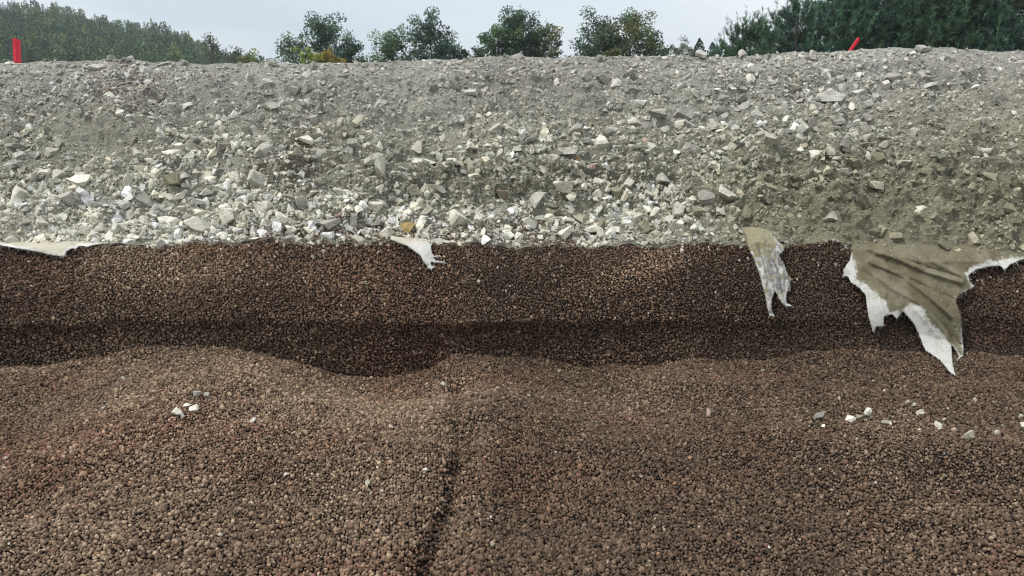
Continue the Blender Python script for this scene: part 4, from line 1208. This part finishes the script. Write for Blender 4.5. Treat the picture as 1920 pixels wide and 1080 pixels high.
GREEN = [(0.1063, 0.1777, 0.09274), (0.1352, 0.2125, 0.1005), (0.07728, 0.1352, 0.08694)]
DARK = [(0.07857, 0.1414, 0.09428), (0.09821, 0.1649, 0.09821), (0.05893, 0.108, 0.0825)]
WARM = [(0.1366, 0.1708, 0.07173), (0.1708, 0.1708, 0.07173), (0.08539, 0.1366, 0.07173)]
YEL = [(.36, .35, .07), (.42, .36, .08), (.28, .32, .07)]
YGR = [(.20, .29, .08), (.25, .32, .09)]
TR = [  # u, vtop, width px, Y, tints, seed, leaves, shoots, label
 (545, 66, 58, 35, GREEN, 1, 1500, 2, 'thin low tree at the start of the first roadside clump, above the yellow bushes'),
 (606, 34, 74, 35.5, DARK, 2, 3600, 3, 'tallest two peaked dark tree standing behind the yellow bushes'),
 (656, 74, 50, 35, DARK, 3, 2000, 2, 'rounded small tree closing the clump with the yellow bushes'),
 (684, 104, 24, 34, GREEN, 4, 500, 0, 'wispy low sapling in the gap past the yellow bushes'),
 (577, 91, 36, 32, YGR, 5, 1500, 0, 'yellow green bush in front of the first roadside clump'),
 (604, 91, 36, 32.2, YEL, 6, 1500, 0, 'golden bush between the yellow green bush and an ochre bush'),
 (627, 94, 28, 32, [(.36, .29, .08), (.38, .28, .08)], 7, 900, 0, 'ochre bush at the end of the bush row'),
 (743, 68, 74, 35, GREEN, 8, 3000, 3, 'loose mid green tree beside the tallest single tree'),
 (806, 33, 66, 35.5, DARK, 9, 3600, 3, 'tall single egg shaped dark tree in the second clump'),
 (846, 78, 42, 35, DARK, 10, 1600, 1, 'first of two small trees after the egg shaped tree'),
 (868, 82, 28, 35.2, DARK, 11, 900, 1, 'last small tree before the middle clump'),
 (895, 82, 38, 34, GREEN, 12, 1000, 1, 'thin tree at the edge of the middle clump with sky through it'),
 (930, 44, 62, 35, GREEN, 13, 3000, 3, 'bright green tree in the middle clump'),
 (960, 20, 56, 35.6, DARK, 14, 3000, 3, 'tallest spire shaped tree of the middle clump'),
 (984, 30, 58, 35.2, DARK, 15, 3000, 2, 'dark blunt tree beside the spire shaped tree'),
 (1018, 46, 58, 35, WARM, 16, 2800, 3, 'olive tinged tree ending the middle clump'),
 (1040, 88, 28, 34.6, GREEN, 17, 700, 0, 'low spray of leaves at the foot of the middle clump'),
 (1104, 74, 46, 34.6, DARK, 18, 1600, 1, 'small dark tree leaning out of the bushiest clump'),
 (1134, 34, 80, 35.4, DARK, 19, 4000, 7, 'dark broad tree with tall thin shoots in the bushiest clump'),
 (1183, 36, 84, 35, WARM, 20, 4200, 7, 'brownish broad tree with tall thin shoots in the bushiest clump'),
 (1222, 58, 46, 35.6, DARK, 21, 1500, 1, 'ragged dark tree bending away from the bushiest clump'),
 (1152, 84, 40, 33, WARM, 22, 1500, 0, 'low brownish shrub at the foot of the bushiest clump'),
 (1076, 98, 26, 34, GREEN, 23, 600, 0, 'tiny shrub on the crest before the bushiest clump'),
 (461, 99, 44, 45, [(.17, .20, .06), (.21, .21, .06)], 24, 1500, 0, 'yellowish bush where the wooded hill meets the crest'),
 (487, 104, 34, 44, GREEN, 25, 700, 0, 'low loose bush just past the end of the wooded hill'),
 (396, 62, 34, 75, [(.10, .12, .08)], 26, 500, 2, 'thin bare looking birch rising above the end of the wooded hill'),
 (437, 90, 30, 70, [(.09, .11, .07)], 27, 500, 1, 'pale thin tree at the low end of the wooded hill'),
 (1275, 84, 44, 60, [(.13, .16, .10), (.11, .13, .09)], 28, 900, 1, 'pale misty shrub far behind, between the last clump and the spruce'),
 (1298, 84, 36, 62, [(.16, .17, .10), (.13, .15, .09)], 29, 800, 0, 'straw coloured shrub next to the small spruce'),
 (1244, 82, 30, 50, [(.05, .075, .06)], 30, 700, 1, 'small bluish tree in the gap after the bushiest clump'),
]
for (u, vt, wpx, Y, tint, seed, nl, shoots, label) in TR:
    loc, h = place_uv(u, vt, Y)
    w = wpx * Y / F * 1.05
    bush = 'bush' in label or 'shrub' in label or 'spray' in label
    mm = broadleaf(seed, h, max(w, .5), tint, leaf=.100 * (Y / 35) ** .8, n=int(nl * 2.5), shoots=shoots, airy=1.0, base=.30)
    plant('bush' if bush else 'broadleaf_tree', mm, loc, (1, 1, 1), 0, label, 'bush' if bush else 'tree', 'trees and bushes beyond the crest', M_LEAF)

PT = [(0.06348, 0.1396, 0.09839), (0.08252, 0.1587, 0.1016), (0.05078, 0.1079, 0.08887), (0.09522, 0.1746, 0.09205)]
P3 = [pine(51, 5.0, 2.6, PT, 2.0), pine(52, 5.4, 2.9, PT, 2.0), pine(53, 4.6, 2.4, [(.055, .115, .066), (.07, .13, .066)], 1.8)]
PL = [  # u, vtop, width px, Y, variant, label
 (1400, 22, 128, 22, 2, 'lowest bright green pine with upright shoots at the open end of the pine row'),
 (1352, 74, 54, 23.5, 0, 'stunted young pine at the open end of the pine row'),
 (1500, -14, 150, 22.6, 0, 'second pine of the row, its upright shoots against the sky'),
 (1452, 40, 110, 24.5, 1, 'low dark pine filling the gap between the lowest pine and its neighbour'),
 (1585, -60, 170, 23, 1, 'pine directly behind the leaning red stick'),
 (1560, -10, 150, 25.5, 0, 'darker pine set back behind the red stick'),
 (1668, -70, 180, 23.6, 0, 'pine just past the red stick, crown cut by the frame top'),
 (1645, -30, 160, 26, 2, 'greener pine set back past the red stick'),
 (1752, -80, 180, 23, 2, 'pine behind the highest crest stone'),
 (1720, -70, 170, 26, 1, 'dark pine set back behind the highest crest stone'),
 (1838, -90, 190, 23.4, 1, 'big dark pine near the end of the pine row'),
 (1800, -60, 180, 26.2, 0, 'pine filling the gap behind the big dark pine'),
 (1915, -95, 190, 22.8, 0, 'last pine of the row at the frame edge'),
 (1880, -70, 180, 26, 2, 'green pine set back behind the last pine'),
 (2000, -95, 190, 23, 1, 'pine just outside the frame edge'),
]
for k, (u, vt, wpx, Y, var, label) in enumerate(PL):
    loc, h = place_uv(u, vt, Y)
    bh = (5.0, 5.4, 4.6)[var]; bw = (2.6, 2.9, 2.4)[var]
    sx = max(wpx * Y / F / bw, .35)
    plant('pine_tree', P3[var], loc, (sx * 1.12, sx * 1.12, h / (bh + .35)), k * 1.9, label, 'pine tree', 'pines behind the crest', M_NEEDLE)

def conifer(seed, h, w, tint, n=420, leaf=.34):
    global rng
    r = np.random.default_rng(seed); keep = rng; rng = r
    f = r.random(n) ** .75; z = h * (.06 + .94 * f)
    rad = w * .5 * (1 - f) ** .85 * np.sqrt(r.uniform(.01, 1.15, n)) + .01
    th = r.uniform(0, 6.28, n)
    cen = np.stack([np.cos(th) * rad, np.sin(th) * rad, z], -1)
    dr = np.stack([np.cos(th), np.sin(th), np.full(n, -.25)], -1)
    cl = np.array(tint)[r.integers(0, len(tint), n)] * np.exp(r.normal(0, .3, (n, 1)))
    V, Fc, cv = cards(cen, np.array([0, 0, 1.]), leaf * r.uniform(.7, 1.5, n) * (1.1 - .6 * f), leaf * .5 * r.uniform(.7, 1.3, n), np.clip(cl, .004, .5), dr)
    rng = keep
    tv, tf = tubes([([np.zeros(3), np.array([0, 0, h])], [.02 * h, .005])], 5)
    return new_mesh('crown', V, Fc, cv), new_mesh('trunk', tv, tf, None, True)
loc, h = place_uv(1312, 72, 40)
plant('spruce_tree', conifer(61, h, 3.3, [(.055, .095, .07), (.08, .12, .085)], 1700, .17), loc, (1, 1, 1), 0, 'small pointed spruce standing between pale shrubs and the pine row', 'spruce tree', None, M_NEEDLE)
loc, h = place_uv(1336, 80, 40)
plant('spruce_tree', conifer(62, h, 2.9, [(.055, .095, .07), (.08, .12, .085)], 1700, .17), loc, (1, 1, 1), 0, 'shorter spruce half hidden behind the stunted young pine', 'spruce tree', None, M_NEEDLE)

# the far wood on the hill: one mass
def far_wood():
    kinds = []
    T1 = [(0.0605, 0.11, 0.0682), (0.0748, 0.1265, 0.0726), (0.0462, 0.088, 0.0616)]
    T2 = [(.10, .15, .075), (.115, .165, .08)]
    for k in range(4): kinds.append((conifer(70 + k, 1, .50, T1 if k < 3 else T2, 430, .056), .62))
    for k in range(4):
        r = np.random.default_rng(80 + k); n = 480
        g = r.normal(0, 1, (n, 3)); g /= np.linalg.norm(g, axis=1, keepdims=True); g *= r.uniform(.45, 1.05, (n, 1)) ** .5
        cen = g * np.array([.24, .24, .46]) * (1 + .25 * fbm(g, 2.2, 2, 90 + k)[:, None]) + np.array([0, 0, .55])
        tt = T1 if k < 2 else T2
        cl = np.array(tt)[r.integers(0, len(tt), n)] * np.exp(r.normal(0, .3, (n, 1)))
        V, Fc, cv = cards(cen, np.array([0, 0, 1.]), .075 * r.uniform(.7, 1.4, n), .052 * r.uniform(.7, 1.3, n), np.clip(cl, 0, .5))
        kinds.append(((new_mesh('crown', V, Fc, cv), None), 1.))
    Vs, Fs, Cs = [], [], []; off = 0
    data = []
    for (cm, tm), wgt in kinds:
        V = np.empty(len(cm.vertices) * 3, np.float32); cm.vertices.foreach_get('co', V)
        c_ = np.empty(len(cm.vertices) * 4, np.float32); cm.attributes['Col'].data.foreach_get('color', c_)
        data.append((V.reshape(-1, 3), c_.reshape(-1, 4)[:, :3])); bpy.data.meshes.remove(cm)
    n = 2400
    r = np.random.default_rng(123)
    for i in range(n):
        u = r.uniform(-520, 490); y = 82 + 88 * r.random() ** .9
        x = (u - 960) / F * y * CP
        z = float(hill_z(np.array(x), np.array(y))) - .2
        V, c_ = data[int(r.integers(0, 8))]
        h = r.uniform(2.6, 4.8) * (1 if u < 380 else .8) * (1.25 if r.random() < .05 else 1); w = h * r.uniform(.6, 1.05)
        th = r.random() * 6.28; cs, sn = math.cos(th), math.sin(th)
        W = np.stack([(V[:, 0] * cs - V[:, 1] * sn) * w + x, (V[:, 0] * sn + V[:, 1] * cs) * w + y, V[:, 2] * h + z], -1)
        Vs.append(W); Cs.append(c_ * math.exp(r.normal(0, .22)) * (C(1.25, 1.18, .8) if r.random() < .12 else 1))
        Fs.append(np.arange(len(V)).reshape(-1, 4) + off); off += len(V)
    me = new_mesh('far_woods', np.concatenate(Vs), np.concatenate(Fs), np.concatenate(Cs))
    obj('far_woods', me, M_NEEDLE, kind='stuff', label='hazy green mixed wood covering the far hillside', cat='wood')
far_wood()

# ------------------------------------------------------------------ sky, sun
HAZE = .0007
SUN_EL, SUN_AZ = math.radians(54), math.radians(250)     # azimuth measured clockwise from +Y
w = bpy.data.worlds.new('World'); SC.world = w; w.use_nodes = True
nt = w.node_tree; bg = nt.nodes['Background']
sky = nt.nodes.new('ShaderNodeTexSky'); sky.sky_type = 'NISHITA'; sky.sun_disc = False
sky.sun_elevation = SUN_EL; sky.sun_rotation = SUN_AZ
nt.links.new(sky.outputs[0], bg.inputs['Color']); bg.inputs['Strength'].default_value = .10
tc = nt.nodes.new('ShaderNodeTexCoord')
mp = nt.nodes.new('ShaderNodeMapping'); mp.inputs['Scale'].default_value = (1.0, 1.0, 2.6)
nt.links.new(tc.outputs['Generated'], mp.inputs['Vector'])
cl = noise_tex(nt, 2.3, 5, .5, mp.outputs['Vector'])
ccol = ramp(nt, cl, (.40, (.58, .645, .70)), (.50, (.77, .795, .815)), (.58, (.89, .89, .885)))

def cloud_bank(col, u, v, spread, stretch, tone, amount):
    d0 = at(u, v, 1.0) - C(0, 0, CAMZ); d0 = d0 / np.linalg.norm(d0)
    dv = nt.nodes.new('ShaderNodeVectorMath'); dv.operation = 'SUBTRACT'; nt.links.new(tc.outputs['Generated'], dv.inputs[0]); dv.inputs[1].default_value = tuple(d0)
    mu = nt.nodes.new('ShaderNodeVectorMath'); mu.operation = 'MULTIPLY'; nt.links.new(dv.outputs[0], mu.inputs[0]); mu.inputs[1].default_value = stretch
    ln = nt.nodes.new('ShaderNodeVectorMath'); ln.operation = 'LENGTH'; nt.links.new(mu.outputs[0], ln.inputs[0])
    ad = nt.nodes.new('ShaderNodeMath'); ad.operation = 'MULTIPLY_ADD'; nt.links.new(cl, ad.inputs[0]); ad.inputs[1].default_value = -.25; nt.links.new(ln.outputs['Value'], ad.inputs[2])
    return mixnode(nt, col, tone, ramp(nt, ad.outputs[0], (0, amount), (spread, 0)))
ccol = cloud_bank(ccol, 640, -40, .14, (.55, .55, 2.2), (.50, .58, .655), .95)
ccol = cloud_bank(ccol, 1130, 20, .10, (.6, .6, 2.0), (.66, .72, .77), .6)
bg2 = nt.nodes.new('ShaderNodeBackground'); nt.links.new(ccol, bg2.inputs['Color']); 
sx = nt.nodes.new('ShaderNodeSeparateXYZ'); nt.links.new(tc.outputs['Generated'], sx.inputs[0])
mr = nt.nodes.new('ShaderNodeMapRange'); nt.links.new(sx.outputs['Z'], mr.inputs['Value'])
mr.inputs['From Min'].default_value = .08; mr.inputs['From Max'].default_value = 1.0; mr.inputs['To Min'].default_value = 1.42; mr.inputs['To Max'].default_value = 1.75
nt.links.new(mr.outputs[0], bg2.inputs['Strength'])
mx = nt.nodes.new('ShaderNodeMixShader'); mx.inputs[0].default_value = .86
nt.links.new(bg.outputs[0], mx.inputs[1]); nt.links.new(bg2.outputs[0], mx.inputs[2])
nt.links.new(mx.outputs[0], nt.nodes['World Output'].inputs['Surface'])
sun = bpy.data.lights.new('sun', 'SUN'); sun.energy = 2.5; sun.angle = math.radians(10); sun.color = (1, .96, .90)
so = bpy.data.objects.new('sun', sun); COL.objects.link(so)
d = Vector((math.sin(SUN_AZ) * math.cos(SUN_EL), math.cos(SUN_AZ) * math.cos(SUN_EL), math.sin(SUN_EL)))
so.rotation_euler = d.to_track_quat('Z', 'Y').to_euler()

# ------------------------------------------------------------------ the hazy air
hz = bpy.data.materials.new('haze'); hz.use_nodes = True; nt = hz.node_tree; nt.nodes.clear()
om = nt.nodes.new('ShaderNodeOutputMaterial'); pv = nt.nodes.new('ShaderNodeVolumePrincipled')
pv.inputs['Color'].default_value = (.86, .93, 1, 1); pv.inputs['Density'].default_value = HAZE; pv.inputs['Anisotropy'].default_value = .2
nt.links.new(pv.outputs[0], om.inputs['Volume'])
bm = bmesh.new(); bmesh.ops.create_cube(bm, size=1)
for v in bm.verts: v.co = Vector((v.co.x * 3400, 500 + v.co.y * 3500, -1.75 if v.co.z < 0 else 22))
me = bpy.data.meshes.new('haze'); bm.to_mesh(me); bm.free()
obj('haze', me, hz, kind='stuff', label='thin pale hazy air over the whole place', cat='haze')

# ------------------------------------------------------------------ camera, view
cam = bpy.data.cameras.new('camera'); cam.sensor_width = 36; cam.lens = 36 * F / 1920; cam.clip_end = 5000; cam.clip_start = .05
co = bpy.data.objects.new('camera', cam); COL.objects.link(co)
co.location = (0, 0, CAMZ); co.rotation_euler = (math.pi / 2 - PITCH, 0, 0)
SC.camera = co
SC.cycles.filter_width = 1.15
SC.cycles.use_denoising = True
vs = SC.view_settings; vs.view_transform = 'Standard'; vs.look = 'None'; vs.exposure = -0.08; vs.gamma = 1
try: vs.use_curve_mapping = False
except Exception: pass
